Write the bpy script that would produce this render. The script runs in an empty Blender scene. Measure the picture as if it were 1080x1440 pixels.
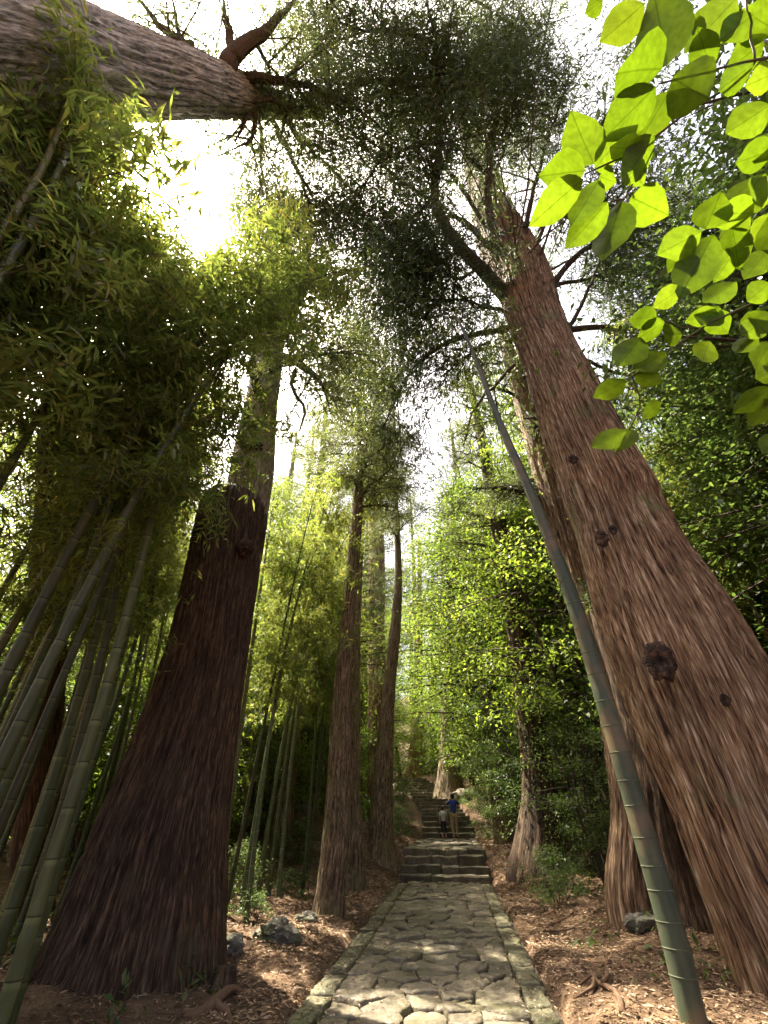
import bpy, bmesh, math, random
import numpy as np
from mathutils import Vector, Matrix, noise as mnoise

# ------------------------------------------------------------------ camera, sky, sun
SC = bpy.context.scene
COL = SC.collection
F, CX, CY = 620.0, 540.0, 720.0                # focal length and centre in photograph pixels
PITCH = math.radians(36.0)
CP, SP = math.cos(PITCH), math.sin(PITCH)
EYE = 1.6

cam_d = bpy.data.cameras.new('camera'); cam = bpy.data.objects.new('camera', cam_d); COL.objects.link(cam)
cam.location = (0, 0, EYE); cam.rotation_euler = (math.pi / 2 + PITCH, 0, 0)
cam_d.sensor_fit = 'HORIZONTAL'; cam_d.sensor_width = 36.0; cam_d.lens = 36.0 * F / 1080.0
cam_d.clip_start = 0.02; cam_d.clip_end = 2000
SC.camera = cam

SUN_DIR = Vector((-0.37, 0.28, 0.90)).normalized()   # towards the sun
world = bpy.data.worlds.new('World'); SC.world = world; world.use_nodes = True
wn = world.node_tree; bg = wn.nodes['Background']
sky = wn.nodes.new('ShaderNodeTexSky'); sky.sky_type = 'NISHITA'; sky.sun_disc = False
sky.sun_elevation = math.asin(SUN_DIR.z); sky.sun_rotation = math.atan2(SUN_DIR.x, SUN_DIR.y)
sky.air_density = 0.45; sky.dust_density = 8.0; sky.ozone_density = 0.0
wn.links.new(sky.outputs[0], bg.inputs[0]); bg.inputs[1].default_value = 0.15
sl = bpy.data.lights.new('sun', 'SUN'); sl.energy = 5.0; sl.angle = math.radians(0.6); sl.color = (1.0, 0.92, 0.74)
so = bpy.data.objects.new('sun', sl); COL.objects.link(so); so.location = (-20, 16, 40)
so.rotation_euler = SUN_DIR.to_track_quat('Z', 'Y').to_euler()
SC.view_settings.view_transform = 'Standard'; SC.view_settings.look = 'None'
SC.view_settings.exposure = 2.6; SC.view_settings.gamma = 1.0
SC.render.engine = 'CYCLES'
SC.cycles.use_denoising = True
SC.cycles.use_adaptive_sampling = True; SC.cycles.adaptive_threshold = 0.03
SC.cycles.max_bounces = 5; SC.cycles.diffuse_bounces = 3; SC.cycles.glossy_bounces = 2
SC.cycles.transmission_bounces = 4; SC.cycles.transparent_max_bounces = 4
SC.cycles.sample_clamp_indirect = 6.0; SC.cycles.caustics_reflective = False; SC.cycles.caustics_refractive = False

rng = np.random.default_rng(7)
random.seed(7)

def ray(px, py):
    a, o = px - CX, CY - py
    return np.array([a, F * CP - o * SP, o * CP + F * SP])
def at_dist(px, py, D):                         # real point seen at that pixel, D metres ahead
    r = ray(px, py); return np.array([0, 0, EYE]) + r * (D / r[1])
def at_height(px, py, h):
    r = ray(px, py); return np.array([0, 0, EYE]) + r * ((h - EYE) / r[2])
def at_depth(px, py, d):
    return np.array([0, 0, EYE]) + ray(px, py) * (d / F)

# ------------------------------------------------------------------ materials
def new_mat(name):
    m = bpy.data.materials.new(name); m.use_nodes = True
    nt = m.node_tree; nt.nodes.clear()
    out = nt.nodes.new('ShaderNodeOutputMaterial')
    return m, nt, out
def N(nt, typ, **kw):
    n = nt.nodes.new(typ)
    for k, v in kw.items(): setattr(n, k, v)
    return n
def ramp(nt, fac, stops, interp='LINEAR'):
    r = N(nt, 'ShaderNodeValToRGB'); r.color_ramp.interpolation = interp
    el = r.color_ramp.elements
    el[0].position = stops[0][0]; el[0].color = (*stops[0][1], 1)
    el[1].position = stops[-1][0]; el[1].color = (*stops[-1][1], 1)
    for p, c in stops[1:-1]:
        e = el.new(p); e.color = (*c, 1)
    nt.links.new(fac, r.inputs[0]); return r.outputs[0]
def leaf_material(name, stops, trans=0.45, rough=0.45, spec=0.4, tcol=(1.15, 1.15, 0.6)):
    m, nt, out = new_mat(name)
    at = N(nt, 'ShaderNodeAttribute', attribute_name='shade')
    oi = N(nt, 'ShaderNodeObjectInfo')
    add = N(nt, 'ShaderNodeMath', operation='MULTIPLY_ADD'); nt.links.new(oi.outputs['Random'], add.inputs[0])
    add.inputs[1].default_value = 0.36
    s2 = N(nt, 'ShaderNodeMath', operation='SUBTRACT'); nt.links.new(at.outputs['Fac'], s2.inputs[0]); s2.inputs[1].default_value = 0.18
    nt.links.new(s2.outputs[0], add.inputs[2])
    c = ramp(nt, add.outputs[0], stops)
    p = N(nt, 'ShaderNodeBsdfPrincipled'); p.inputs['Roughness'].default_value = rough
    p.inputs['Specular IOR Level'].default_value = spec
    nt.links.new(c, p.inputs['Base Color'])
    t = N(nt, 'ShaderNodeBsdfTranslucent')
    mc = N(nt, 'ShaderNodeMix', data_type='RGBA', blend_type='MULTIPLY'); mc.inputs[0].default_value = 1
    nt.links.new(c, mc.inputs[6]); mc.inputs[7].default_value = (tcol[0] * 1.5, tcol[1] * 1.5, tcol[2] * 1.5, 1)
    nt.links.new(mc.outputs[2], t.inputs[0])
    mx = N(nt, 'ShaderNodeMixShader'); mx.inputs[0].default_value = trans
    nt.links.new(p.outputs[0], mx.inputs[1]); nt.links.new(t.outputs[0], mx.inputs[2])
    nt.links.new(mx.outputs[0], out.inputs[0]); return m
def bark_material(name, stops, us=9.0, vs=0.7, bump=0.35, moss=None, moss_lo=0.55, moss_hi=0.75, rough=0.85):
    """UV: u = metres round the trunk, v = metres along it."""
    m, nt, out = new_mat(name)
    tc = N(nt, 'ShaderNodeTexCoord')
    mp = N(nt, 'ShaderNodeMapping'); mp.inputs['Scale'].default_value = (us, vs, 1)
    nt.links.new(tc.outputs['UV'], mp.inputs[0])
    n1 = N(nt, 'ShaderNodeTexNoise'); n1.inputs['Scale'].default_value = 1.0; n1.inputs['Detail'].default_value = 5
    n1.inputs['Roughness'].default_value = 0.62; n1.inputs['Distortion'].default_value = 0.4
    nt.links.new(mp.outputs[0], n1.inputs['Vector'])
    mp2 = N(nt, 'ShaderNodeMapping'); mp2.inputs['Scale'].default_value = (us * 3.3, vs * 4.5, 1)
    nt.links.new(tc.outputs['UV'], mp2.inputs[0])
    n2 = N(nt, 'ShaderNodeTexNoise'); n2.inputs['Scale'].default_value = 1.0; n2.inputs['Detail'].default_value = 3
    nt.links.new(mp2.outputs[0], n2.inputs['Vector'])
    mixf = N(nt, 'ShaderNodeMix', data_type='FLOAT'); mixf.inputs[0].default_value = 0.4
    nt.links.new(n1.outputs['Fac'], mixf.inputs[2]); nt.links.new(n2.outputs['Fac'], mixf.inputs[3])
    c = ramp(nt, mixf.outputs[0], stops)
    big = N(nt, 'ShaderNodeTexNoise'); big.inputs['Scale'].default_value = 0.9; big.inputs['Detail'].default_value = 4
    nt.links.new(tc.outputs['Object'], big.inputs['Vector'])
    var = ramp(nt, big.outputs['Fac'], [(0.3, (0.75, 0.75, 0.78)), (0.7, (1.2, 1.12, 1.05))])
    mv = N(nt, 'ShaderNodeMix', data_type='RGBA', blend_type='MULTIPLY'); mv.inputs[0].default_value = 0.8
    nt.links.new(c, mv.inputs[6]); nt.links.new(var, mv.inputs[7])
    col = mv.outputs[2]
    if moss:
        ms = N(nt, 'ShaderNodeTexNoise'); ms.inputs['Scale'].default_value = 1.7; ms.inputs['Detail'].default_value = 6
        nt.links.new(tc.outputs['Object'], ms.inputs['Vector'])
        mr = N(nt, 'ShaderNodeMapRange'); mr.inputs[1].default_value = moss_lo; mr.inputs[2].default_value = moss_hi
        nt.links.new(ms.outputs['Fac'], mr.inputs[0])
        mm = N(nt, 'ShaderNodeMix', data_type='RGBA'); nt.links.new(mr.outputs[0], mm.inputs[0])
        nt.links.new(col, mm.inputs[6]); mm.inputs[7].default_value = (*moss, 1); col = mm.outputs[2]
    p = N(nt, 'ShaderNodeBsdfPrincipled'); p.inputs['Roughness'].default_value = rough
    p.inputs['Specular IOR Level'].default_value = 0.25
    nt.links.new(col, p.inputs['Base Color'])
    b = N(nt, 'ShaderNodeBump'); b.inputs['Strength'].default_value = bump; b.inputs['Distance'].default_value = 0.04
    nt.links.new(mixf.outputs[0], b.inputs['Height']); nt.links.new(b.outputs[0], p.inputs['Normal'])
    nt.links.new(p.outputs[0], out.inputs[0]); return m
def noise_material(name, stops, scale=3.0, detail=6, bump=0.3, rough=0.8, moss=None, rnd=0.25, spec=0.3, fine=18.0):
    m, nt, out = new_mat(name)
    tc = N(nt, 'ShaderNodeTexCoord'); geo = N(nt, 'ShaderNodeNewGeometry'); oi = N(nt, 'ShaderNodeObjectInfo')
    n1 = N(nt, 'ShaderNodeTexNoise'); n1.inputs['Scale'].default_value = scale; n1.inputs['Detail'].default_value = detail
    n1.inputs['Roughness'].default_value = 0.65
    nt.links.new(geo.outputs['Position'], n1.inputs['Vector'])
    ad = N(nt, 'ShaderNodeMath', operation='MULTIPLY_ADD'); nt.links.new(oi.outputs['Random'], ad.inputs[0]); ad.inputs[1].default_value = rnd
    sb = N(nt, 'ShaderNodeMath', operation='SUBTRACT'); nt.links.new(n1.outputs['Fac'], sb.inputs[0]); sb.inputs[1].default_value = rnd / 2
    nt.links.new(sb.outputs[0], ad.inputs[2])
    col = ramp(nt, ad.outputs[0], stops)
    n2 = N(nt, 'ShaderNodeTexNoise'); n2.inputs['Scale'].default_value = fine; n2.inputs['Detail'].default_value = 5
    nt.links.new(geo.outputs['Position'], n2.inputs['Vector'])
    fv = ramp(nt, n2.outputs['Fac'], [(0.3, (0.72, 0.72, 0.72)), (0.7, (1.25, 1.25, 1.25))])
    mv = N(nt, 'ShaderNodeMix', data_type='RGBA', blend_type='MULTIPLY'); mv.inputs[0].default_value = 1
    nt.links.new(col, mv.inputs[6]); nt.links.new(fv, mv.inputs[7]); col = mv.outputs[2]
    if moss:
        ms = N(nt, 'ShaderNodeTexNoise'); ms.inputs['Scale'].default_value = 2.2; ms.inputs['Detail'].default_value = 7
        nt.links.new(geo.outputs['Position'], ms.inputs['Vector'])
        mr = N(nt, 'ShaderNodeMapRange'); mr.inputs[1].default_value = 0.5; mr.inputs[2].default_value = 0.72
        nt.links.new(ms.outputs['Fac'], mr.inputs[0])
        mm = N(nt, 'ShaderNodeMix', data_type='RGBA'); nt.links.new(mr.outputs[0], mm.inputs[0])
        nt.links.new(col, mm.inputs[6]); mm.inputs[7].default_value = (*moss, 1); col = mm.outputs[2]
    p = N(nt, 'ShaderNodeBsdfPrincipled'); p.inputs['Roughness'].default_value = rough
    p.inputs['Specular IOR Level'].default_value = spec
    nt.links.new(col, p.inputs['Base Color'])
    b = N(nt, 'ShaderNodeBump'); b.inputs['Strength'].default_value = bump; b.inputs['Distance'].default_value = 0.03
    nt.links.new(n2.outputs['Fac'], b.inputs['Height']); nt.links.new(b.outputs[0], p.inputs['Normal'])
    nt.links.new(p.outputs[0], out.inputs[0]); return m
def plain(name, c, rough=0.7, spec=0.3):
    m, nt, out = new_mat(name)
    p = N(nt, 'ShaderNodeBsdfPrincipled'); p.inputs['Roughness'].default_value = rough; p.inputs['Specular IOR Level'].default_value = spec
    tc = N(nt, 'ShaderNodeTexCoord'); n1 = N(nt, 'ShaderNodeTexNoise'); n1.inputs['Scale'].default_value = 14
    nt.links.new(tc.outputs['Object'], n1.inputs['Vector'])
    cc = ramp(nt, n1.outputs['Fac'], [(0.3, tuple(x * 0.82 for x in c)), (0.7, tuple(x * 1.15 for x in c))])
    nt.links.new(cc, p.inputs['Base Color']); nt.links.new(p.outputs[0], out.inputs[0]); return m

M = {}
M['cedar_red'] = bark_material('cedar_red', [(0.385, (0.022, 0.011, 0.006)), (0.44, (0.09, 0.05, 0.026)), (0.5, (0.175, 0.108, 0.06)), (0.555, (0.27, 0.18, 0.105)), (0.62, (0.46, 0.37, 0.26))], us=17, vs=1.1, bump=1.0, moss=(0.13, 0.14, 0.06), moss_lo=0.6, moss_hi=0.8)
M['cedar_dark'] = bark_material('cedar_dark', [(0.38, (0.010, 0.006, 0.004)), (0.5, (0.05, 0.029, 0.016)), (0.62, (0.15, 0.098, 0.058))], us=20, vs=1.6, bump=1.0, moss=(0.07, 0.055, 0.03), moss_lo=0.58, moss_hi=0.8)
M['cedar_grey'] = bark_material('cedar_grey', [(0.38, (0.06, 0.05, 0.036)), (0.5, (0.27, 0.23, 0.17)), (0.62, (0.52, 0.46, 0.36))], us=12, vs=1.2, bump=1.0)
M['cedar_mid'] = bark_material('cedar_mid', [(0.385, (0.028, 0.019, 0.010)), (0.5, (0.125, 0.088, 0.05)), (0.61, (0.33, 0.25, 0.16))], us=18, vs=2.4, bump=1.0, moss=(0.14, 0.13, 0.05), moss_lo=0.52, moss_hi=0.75)
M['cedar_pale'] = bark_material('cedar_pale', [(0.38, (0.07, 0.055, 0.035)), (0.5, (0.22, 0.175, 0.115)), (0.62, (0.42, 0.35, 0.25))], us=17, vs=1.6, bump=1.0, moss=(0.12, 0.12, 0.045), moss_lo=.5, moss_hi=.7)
M['branch'] = bark_material('branch', [(0.3, (0.03, 0.022, 0.018)), (0.7, (0.09, 0.065, 0.05))], us=14, vs=3, bump=0.4)
M['twig'] = plain('twig', (0.07, 0.06, 0.03), 0.7)
M['root'] = bark_material('root', [(0.3, (0.06, 0.036, 0.02)), (0.7, (0.19, 0.115, 0.065))], us=14, vs=3, bump=0.4)
def bamboo_material(name, stops, stain=None):
    m = bark_material(name, stops, us=5, vs=0.8, bump=0.04, rough=0.5, moss=stain, moss_lo=.5, moss_hi=.68)
    nt = m.node_tree; p = [n for n in nt.nodes if n.type == 'BSDF_PRINCIPLED'][0]; src = p.inputs['Base Color'].links[0].from_socket
    oi = N(nt, 'ShaderNodeObjectInfo'); tint = ramp(nt, oi.outputs['Random'], [(0, (.4, .33, .26)), (.3, (.6, .66, .5)), (.6, (.85, .85, .8)), (.8, (1.0, .72, .42)), (1, (1.35, 1.3, 1.15))])
    uvn = N(nt, 'ShaderNodeUVMap'); sx = N(nt, 'ShaderNodeSeparateXYZ'); nt.links.new(uvn.outputs[0], sx.inputs[0])
    dv = N(nt, 'ShaderNodeMath', operation='MULTIPLY_ADD'); nt.links.new(sx.outputs[1], dv.inputs[0]); dv.inputs[1].default_value = 1 / .30; dv.inputs[2].default_value = 0
    fr = N(nt, 'ShaderNodeMath', operation='FRACT'); nt.links.new(dv.outputs[0], fr.inputs[0])
    band = ramp(nt, fr.outputs[0], [(0, (.35, .33, .3)), (.03, (.4, .38, .35)), (.05, (1, 1, 1)), (.86, (1, 1, 1)), (.93, (1.5, 1.5, 1.45)), (1, (1.7, 1.7, 1.65))])
    if name == 'bamboo':
        mb = N(nt, 'ShaderNodeMix', data_type='RGBA', blend_type='MULTIPLY'); mb.inputs[0].default_value = 1
        nt.links.new(src, mb.inputs[6]); nt.links.new(band, mb.inputs[7]); src = mb.outputs[2]
    mv = N(nt, 'ShaderNodeMix', data_type='RGBA', blend_type='MULTIPLY'); mv.inputs[0].default_value = 1
    nt.links.new(src, mv.inputs[6]); nt.links.new(tint, mv.inputs[7])
    if name == 'bamboo': nt.links.new(mv.outputs[2], p.inputs['Base Color'])
    return m
M['bamboo'] = bamboo_material('bamboo', [(0.3, (0.05, 0.065, 0.025)), (0.5, (0.095, 0.115, 0.05)), (0.72, (0.18, 0.19, 0.11))])
M['bamboo_front'] = bamboo_material('bamboo_front', [(0.3, (0.028, 0.04, 0.024)), (0.52, (0.055, 0.066, 0.04)), (0.68, (0.12, 0.095, 0.055))], (0.15, 0.10, 0.055))
M['bamboo_node'] = plain('bamboo_node', (0.07, 0.075, 0.045), 0.85)
M['bleaf'] = leaf_material('bamboo_leaf', [(0.0, (0.06, 0.085, 0.026)), (0.4, (0.115, 0.148, 0.042)), (0.75, (0.18, 0.185, 0.058)), (1.0, (0.29, 0.21, 0.09))], trans=0.62, spec=.35)
M['eleaf'] = leaf_material('evergreen_leaf', [(0.0, (0.032, 0.058, 0.018)), (0.5, (0.07, 0.11, 0.034)), (1.0, (0.14, 0.17, 0.06))], trans=0.45, rough=0.42, spec=0.35)
M['yleaf'] = leaf_material('spring_leaf', [(0.0, (0.06, 0.10, 0.02)), (0.5, (0.12, 0.175, 0.032)), (1.0, (0.22, 0.24, 0.055))], trans=0.55)
M['needle'] = leaf_material('cedar_needle', [(0.0, (0.04, 0.055, 0.026)), (0.5, (0.07, 0.092, 0.04)), (1.0, (0.13, 0.14, 0.06))], trans=0.5)
M['bigleaf'] = leaf_material('big_leaf', [(0.0, (0.10, 0.155, 0.012)), (0.5, (0.135, 0.20, 0.016)), (1.0, (0.18, 0.24, 0.024))], trans=0.8, rough=0.4, tcol=(.48, .50, 0.17))
M['litter'] = leaf_material('dry_litter', [(0.0, (0.04, 0.022, 0.011)), (0.35, (0.14, 0.078, 0.04)), (0.65, (0.31, 0.20, 0.115)), (1.0, (0.60, 0.47, 0.31))], trans=0.1, rough=0.7, tcol=(0.7, 0.6, 0.5))
M['soil'] = noise_material('soil', [(0.25, (0.03, 0.019, 0.010)), (0.5, (0.075, 0.044, 0.023)), (0.7, (0.14, 0.085, 0.047))], scale=1.3, bump=0.9, fine=30.0, rough=0.95)
M['bed'] = noise_material('bed_soil', [(0.3, (0.018, 0.014, 0.009)), (0.7, (0.05, 0.038, 0.022))], scale=4, bump=0.8, rough=0.95)
M['stone'] = noise_material('path_stone', [(0.2, (0.04, 0.032, 0.02)), (0.45, (0.095, 0.077, 0.05)), (0.62, (0.145, 0.12, 0.08)), (0.8, (0.22, 0.18, 0.125))], scale=2.6, bump=0.7, rough=0.62, moss=(0.085, 0.078, 0.036), rnd=0.32, fine=14.0)
M['kerb'] = noise_material('edge_stone', [(0.2, (0.05, 0.045, 0.024)), (0.5, (0.10, 0.09, 0.05)), (0.8, (0.17, 0.155, 0.095))], scale=2.6, bump=0.7, rough=0.75, moss=(0.075, 0.08, 0.028), rnd=0.25)
M['step'] = noise_material('step_stone', [(0.2, (0.035, 0.028, 0.018)), (0.5, (0.105, 0.085, 0.056)), (0.8, (0.22, 0.18, 0.12))], scale=3.5, bump=0.8, rough=0.75, moss=(0.085, 0.085, 0.03), rnd=0.25)
M['rock'] = noise_material('mossy_rock', [(0.2, (0.05, 0.045, 0.035)), (0.5, (0.13, 0.12, 0.09)), (0.8, (0.22, 0.2, 0.16))], scale=4, bump=0.9, rough=0.85, moss=(0.07, 0.085, 0.025))
M['knot'] = noise_material('knot', [(0.35, (0.006, 0.004, 0.003)), (0.5, (0.03, 0.017, 0.010)), (0.65, (0.11, 0.06, 0.035))], scale=11, bump=1.0, rough=0.95, rnd=.05, fine=40.0)
M['cut_hole'] = plain('charred_wood', (0.012, 0.01, 0.009), 0.95)
M['shirt_blue'] = plain('blue_cotton', (0.035, 0.06, 0.24), 0.9)
M['khaki'] = plain('khaki_cotton', (0.38, 0.29, 0.17), 0.9)
M['skin'] = plain('skin', (0.45, 0.27, 0.18), 0.55)
M['hair'] = plain('black_hair', (0.010, 0.009, 0.010), 0.5)
M['white_cloth'] = plain('pale_cloth', (0.55, 0.55, 0.56), 0.9)
M['navy'] = plain('navy_cloth', (0.02, 0.022, 0.04), 0.9)
M['shoe'] = plain('dark_shoe', (0.02, 0.018, 0.018), 0.7)

# ------------------------------------------------------------------ mesh helpers
def mesh_np(name, verts, quads=None, tris=None, mat=None, uv=None, shade=None, smooth=True):
    me = bpy.data.meshes.new(name)
    verts = np.asarray(verts, dtype=np.float32)
    me.vertices.add(len(verts)); me.vertices.foreach_set('co', verts.ravel())
    loops = []; starts = []; n = 0
    if quads is not None and len(quads):
        q = np.asarray(quads, dtype=np.int32); loops.append(q.ravel()); starts.append(np.arange(len(q)) * 4); n = len(q) * 4
    if tris is not None and len(tris):
        t = np.asarray(tris, dtype=np.int32); loops.append(t.ravel()); starts.append(n + np.arange(len(t)) * 3)
    L = np.concatenate(loops).astype(np.int32); S = np.concatenate(starts).astype(np.int32)
    me.loops.add(len(L)); me.loops.foreach_set('vertex_index', L)
    me.polygons.add(len(S)); me.polygons.foreach_set('loop_start', S)
    if uv is not None:
        ul = me.uv_layers.new(name='UVMap'); ul.data.foreach_set('uv', np.asarray(uv, dtype=np.float32)[L].ravel())
    if shade is not None:
        a = me.attributes.new('shade', 'FLOAT', 'POINT'); a.data.foreach_set('value', np.asarray(shade, dtype=np.float32))
    me.update(calc_edges=True)
    if smooth: me.polygons.foreach_set('use_smooth', np.ones(len(S), dtype=bool))
    if mat is not None: me.materials.append(mat)
    return me
def link(name, me, parent=None, loc=None):
    o = bpy.data.objects.new(name, me); COL.objects.link(o)
    if parent is not None: o.parent = parent
    if loc is not None: o.location = loc
    return o
def tag(o, label, cat, group=None):
    o['label'] = label; o['category'] = cat
    if group: o['group'] = group
    return o
def thing(name, label, cat, loc=(0, 0, 0), group=None):
    o = bpy.data.objects.new(name, None); COL.objects.link(o); o.location = loc
    o.empty_display_size = 0.3
    return tag(o, label, cat, group)
def structure(o): o['kind'] = 'structure'; return o
def stuff(o): o['kind'] = 'stuff'; return o
def copy_tree(root, loc, rz=0.0, scale=1.0, label=None, group=None, tilt=(0, 0)):
    r = root.copy(); COL.objects.link(r)
    r.location = loc; r.rotation_euler = (tilt[0], tilt[1], rz); r.scale = (scale,) * 3 if not hasattr(scale, '__len__') else scale
    if label: r['label'] = label
    if group: r['group'] = group
    for ch in root.children:
        c = ch.copy(); COL.objects.link(c); c.parent = r
        for g in ch.children:
            d = g.copy(); COL.objects.link(d); d.parent = c
    return r

def norm(v): return v / np.maximum(np.linalg.norm(v, axis=-1, keepdims=True), 1e-9)
def hash2(i, j, seed):
    h = (i.astype(np.int64) * 374761393 + j.astype(np.int64) * 668265263 + seed * 1274126177) & 0xffffffff
    h = ((h ^ (h >> 13)) * 1274126177) & 0xffffffff
    return ((h ^ (h >> 16)) & 0xffff) / 65535.0
def vnoise(u, v, seed=0, period=None):           # smooth value noise, periodic in u if wanted
    i0 = np.floor(u).astype(np.int64); j0 = np.floor(v).astype(np.int64)
    fu = u - i0; fv = v - j0; fu = fu * fu * (3 - 2 * fu); fv = fv * fv * (3 - 2 * fv)
    i1 = i0 + 1
    if period: i0 = i0 % period; i1 = i1 % period
    a = hash2(i0, j0, seed); b = hash2(i1, j0, seed); c = hash2(i0, j0 + 1, seed); d = hash2(i1, j0 + 1, seed)
    return (a * (1 - fu) + b * fu) * (1 - fv) + (c * (1 - fu) + d * fu) * fv
def fbm(x, y, seed=0, octs=4):
    s = 0; a = 0.5
    for k in range(octs): s = s + a * vnoise(x * 2 ** k, y * 2 ** k, seed + k); a *= 0.5
    return s

def spline(P, n):                                # Catmull-Rom through rows of P, n samples even in length
    P = np.asarray(P, float)
    if len(P) == 2:
        t = np.linspace(0, 1, n)[:, None]; return P[0] * (1 - t) + P[1] * t
    Q = np.vstack([2 * P[0] - P[1], P, 2 * P[-1] - P[-2]]); out = []
    for i in range(1, len(Q) - 2):
        t = np.linspace(0, 1, 24, endpoint=False)[:, None]
        p0, p1, p2, p3 = Q[i - 1], Q[i], Q[i + 1], Q[i + 2]
        out.append(0.5 * ((2 * p1) + (-p0 + p2) * t + (2 * p0 - 5 * p1 + 4 * p2 - p3) * t ** 2 + (-p0 + 3 * p1 - 3 * p2 + p3) * t ** 3))
    out = np.vstack(out + [P[-1:]])
    s = np.concatenate([[0], np.cumsum(np.linalg.norm(np.diff(out[:, :3], axis=0), axis=1))])
    ss = np.linspace(0, s[-1], n)
    return np.stack([np.interp(ss, s, out[:, k]) for k in range(out.shape[1])], axis=1)
def frames(C):
    T = norm(np.gradient(C, axis=0)); n = len(C)
    ref = np.array([1.0, 0, 0]) if abs(T[0, 0]) < 0.8 else np.array([0, 1.0, 0])
    A = np.zeros_like(C); A[0] = norm(ref - T[0] * ref.dot(T[0]))
    for i in range(1, n):
        a = A[i - 1] - T[i] * A[i - 1].dot(T[i]); A[i] = a / max(np.linalg.norm(a), 1e-9)
    return T, A, np.cross(T, A)
def tube(C, R, seg=8, cap=True, disp=None):
    """verts, quads, tris, uv (metres round, metres along)."""
    C = np.asarray(C, float); R = np.asarray(R, float); n = len(C)
    T, A, B = frames(C)
    th = np.linspace(0, 2 * np.pi, seg + 1)
    s = np.concatenate([[0], np.cumsum(np.linalg.norm(np.diff(C, axis=0), axis=1))])
    RR = np.repeat(R[:, None], seg + 1, 1)
    if disp is not None: RR = RR + disp(np.repeat(th[None], n, 0), np.repeat(s[:, None], seg + 1, 1), RR)
    V = C[:, None] + RR[..., None] * (np.cos(th)[None, :, None] * A[:, None] + np.sin(th)[None, :, None] * B[:, None])
    uvx = np.repeat((th * R.max())[None], n, 0); uvy = np.repeat(s[:, None], seg + 1, 1)
    V = V.reshape(-1, 3); uv = np.stack([uvx, uvy], -1).reshape(-1, 2)
    i = np.arange(n - 1)[:, None] * (seg + 1); j = np.arange(seg)[None]
    q = np.stack([i + j, i + j + 1, i + j + seg + 2, i + j + seg + 1], -1).reshape(-1, 4)
    tr = []
    if cap:
        for row, c, flip in ((0, C[0], True), (n - 1, C[-1], False)):
            k = len(V); V = np.vstack([V, c[None]]); uv = np.vstack([uv, uv[row * (seg + 1)][None]])
            for jj in range(seg):
                a, b = row * (seg + 1) + jj, row * (seg + 1) + jj + 1
                tr.append((k, b, a) if flip else (k, a, b))
    return V, q, np.array(tr, dtype=np.int64).reshape(-1, 3), uv
def merge(parts):
    Vs, Qs, Ts, Us = [], [], [], []; o = 0
    for V, q, t, uv in parts:
        Vs.append(V); Us.append(uv)
        if len(q): Qs.append(q + o)
        if len(t): Ts.append(t + o)
        o += len(V)
    return np.vstack(Vs), (np.vstack(Qs) if Qs else None), (np.vstack(Ts) if Ts else None), np.vstack(Us)
def tube_obj(name, C, R, mat, parent=None, seg=8, disp=None):
    V, q, t, uv = tube(C, R, seg, True, disp)
    return link(name, mesh_np(name, V, q, t, mat, uv), parent)
def bark_disp(seed, amp, cells, vfreq, flare=0.0, lobes=7, hflare=0.8, warp=0.5, r0=1.0):
    def f(th, s, R):
        u = th / (2 * np.pi)
        w = (vnoise(u * 6, s * 0.35, seed + 3, 6) - .5) * warp * 3 + (vnoise(u * 17, s * 1.1, seed + 5, 17) - .5) * warp * 1.2
        def groove(c, vf, sd, wd):
            n_ = vnoise(u * c + w * c / cells, s * vf, sd, c); return np.exp(-(np.abs(2 * n_ - 1) / wd) ** 2)
        a = groove(cells, vfreq, seed, .15); b = groove(cells * 2, vfreq * 1.7, seed + 9, .2)
        c = vnoise(u * cells * 4, s * vfreq * 5, seed + 15, cells * 4); sh = vnoise(u * cells + w, s * vfreq * .8 + 7, seed + 27, cells)
        low = vnoise(u * lobes, s * 0.25, seed + 21, lobes) - 0.5
        d = amp * (-0.8 * a - 0.4 * b + 0.3 * c + 0.65 * sh) * np.clip(R / r0, 0.25, 1) + R * 0.10 * low
        if flare:
            e = np.exp(-s / hflare)
            lob = vnoise(u * lobes, s * 0.1 + 4, seed + 33, lobes)
            d = d + R * flare * e * (0.25 + 1.3 * lob)
        return d
    return f

class Leaves:
    def __init__(s): s.p, s.d, s.n, s.L, s.W, s.h = [], [], [], [], [], []
    def add(s, p, d, n, L, W, h):
        s.p.append(p); s.d.append(d); s.n.append(n); s.L.append(L); s.W.append(W); s.h.append(h)
    def count(s): return sum(len(x) for x in s.p)
    def mesh(s, name, mat, fold=0.18, droop=0.12, mid=0.42, keep=None):
        p = np.vstack(s.p); d = norm(np.vstack(s.d)); n = np.vstack(s.n)
        L = np.concatenate(s.L)[:, None]; W = np.concatenate(s.W)[:, None]; h = np.concatenate(s.h)
        if keep is not None:
            k = keep(p); p, d, n, L, W, h = p[k], d[k], n[k], L[k], W[k], h[k]
        side = norm(np.cross(d, n)); n2 = np.cross(side, d)
        v1 = p + d * L * mid + side * W / 2 + n2 * W * fold
        v3 = p + d * L * mid - side * W / 2 + n2 * W * fold
        v2 = p + d * L - n2 * L * droop
        V = np.stack([p, v1, v2, v3], 1).reshape(-1, 3)
        q = np.arange(len(p) * 4).reshape(-1, 4)
        return mesh_np(name, V, q, None, mat, None, np.repeat(h, 4), smooth=False)
def rnd_dir(n): return norm(rng.normal(size=(n, 3)))

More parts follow.
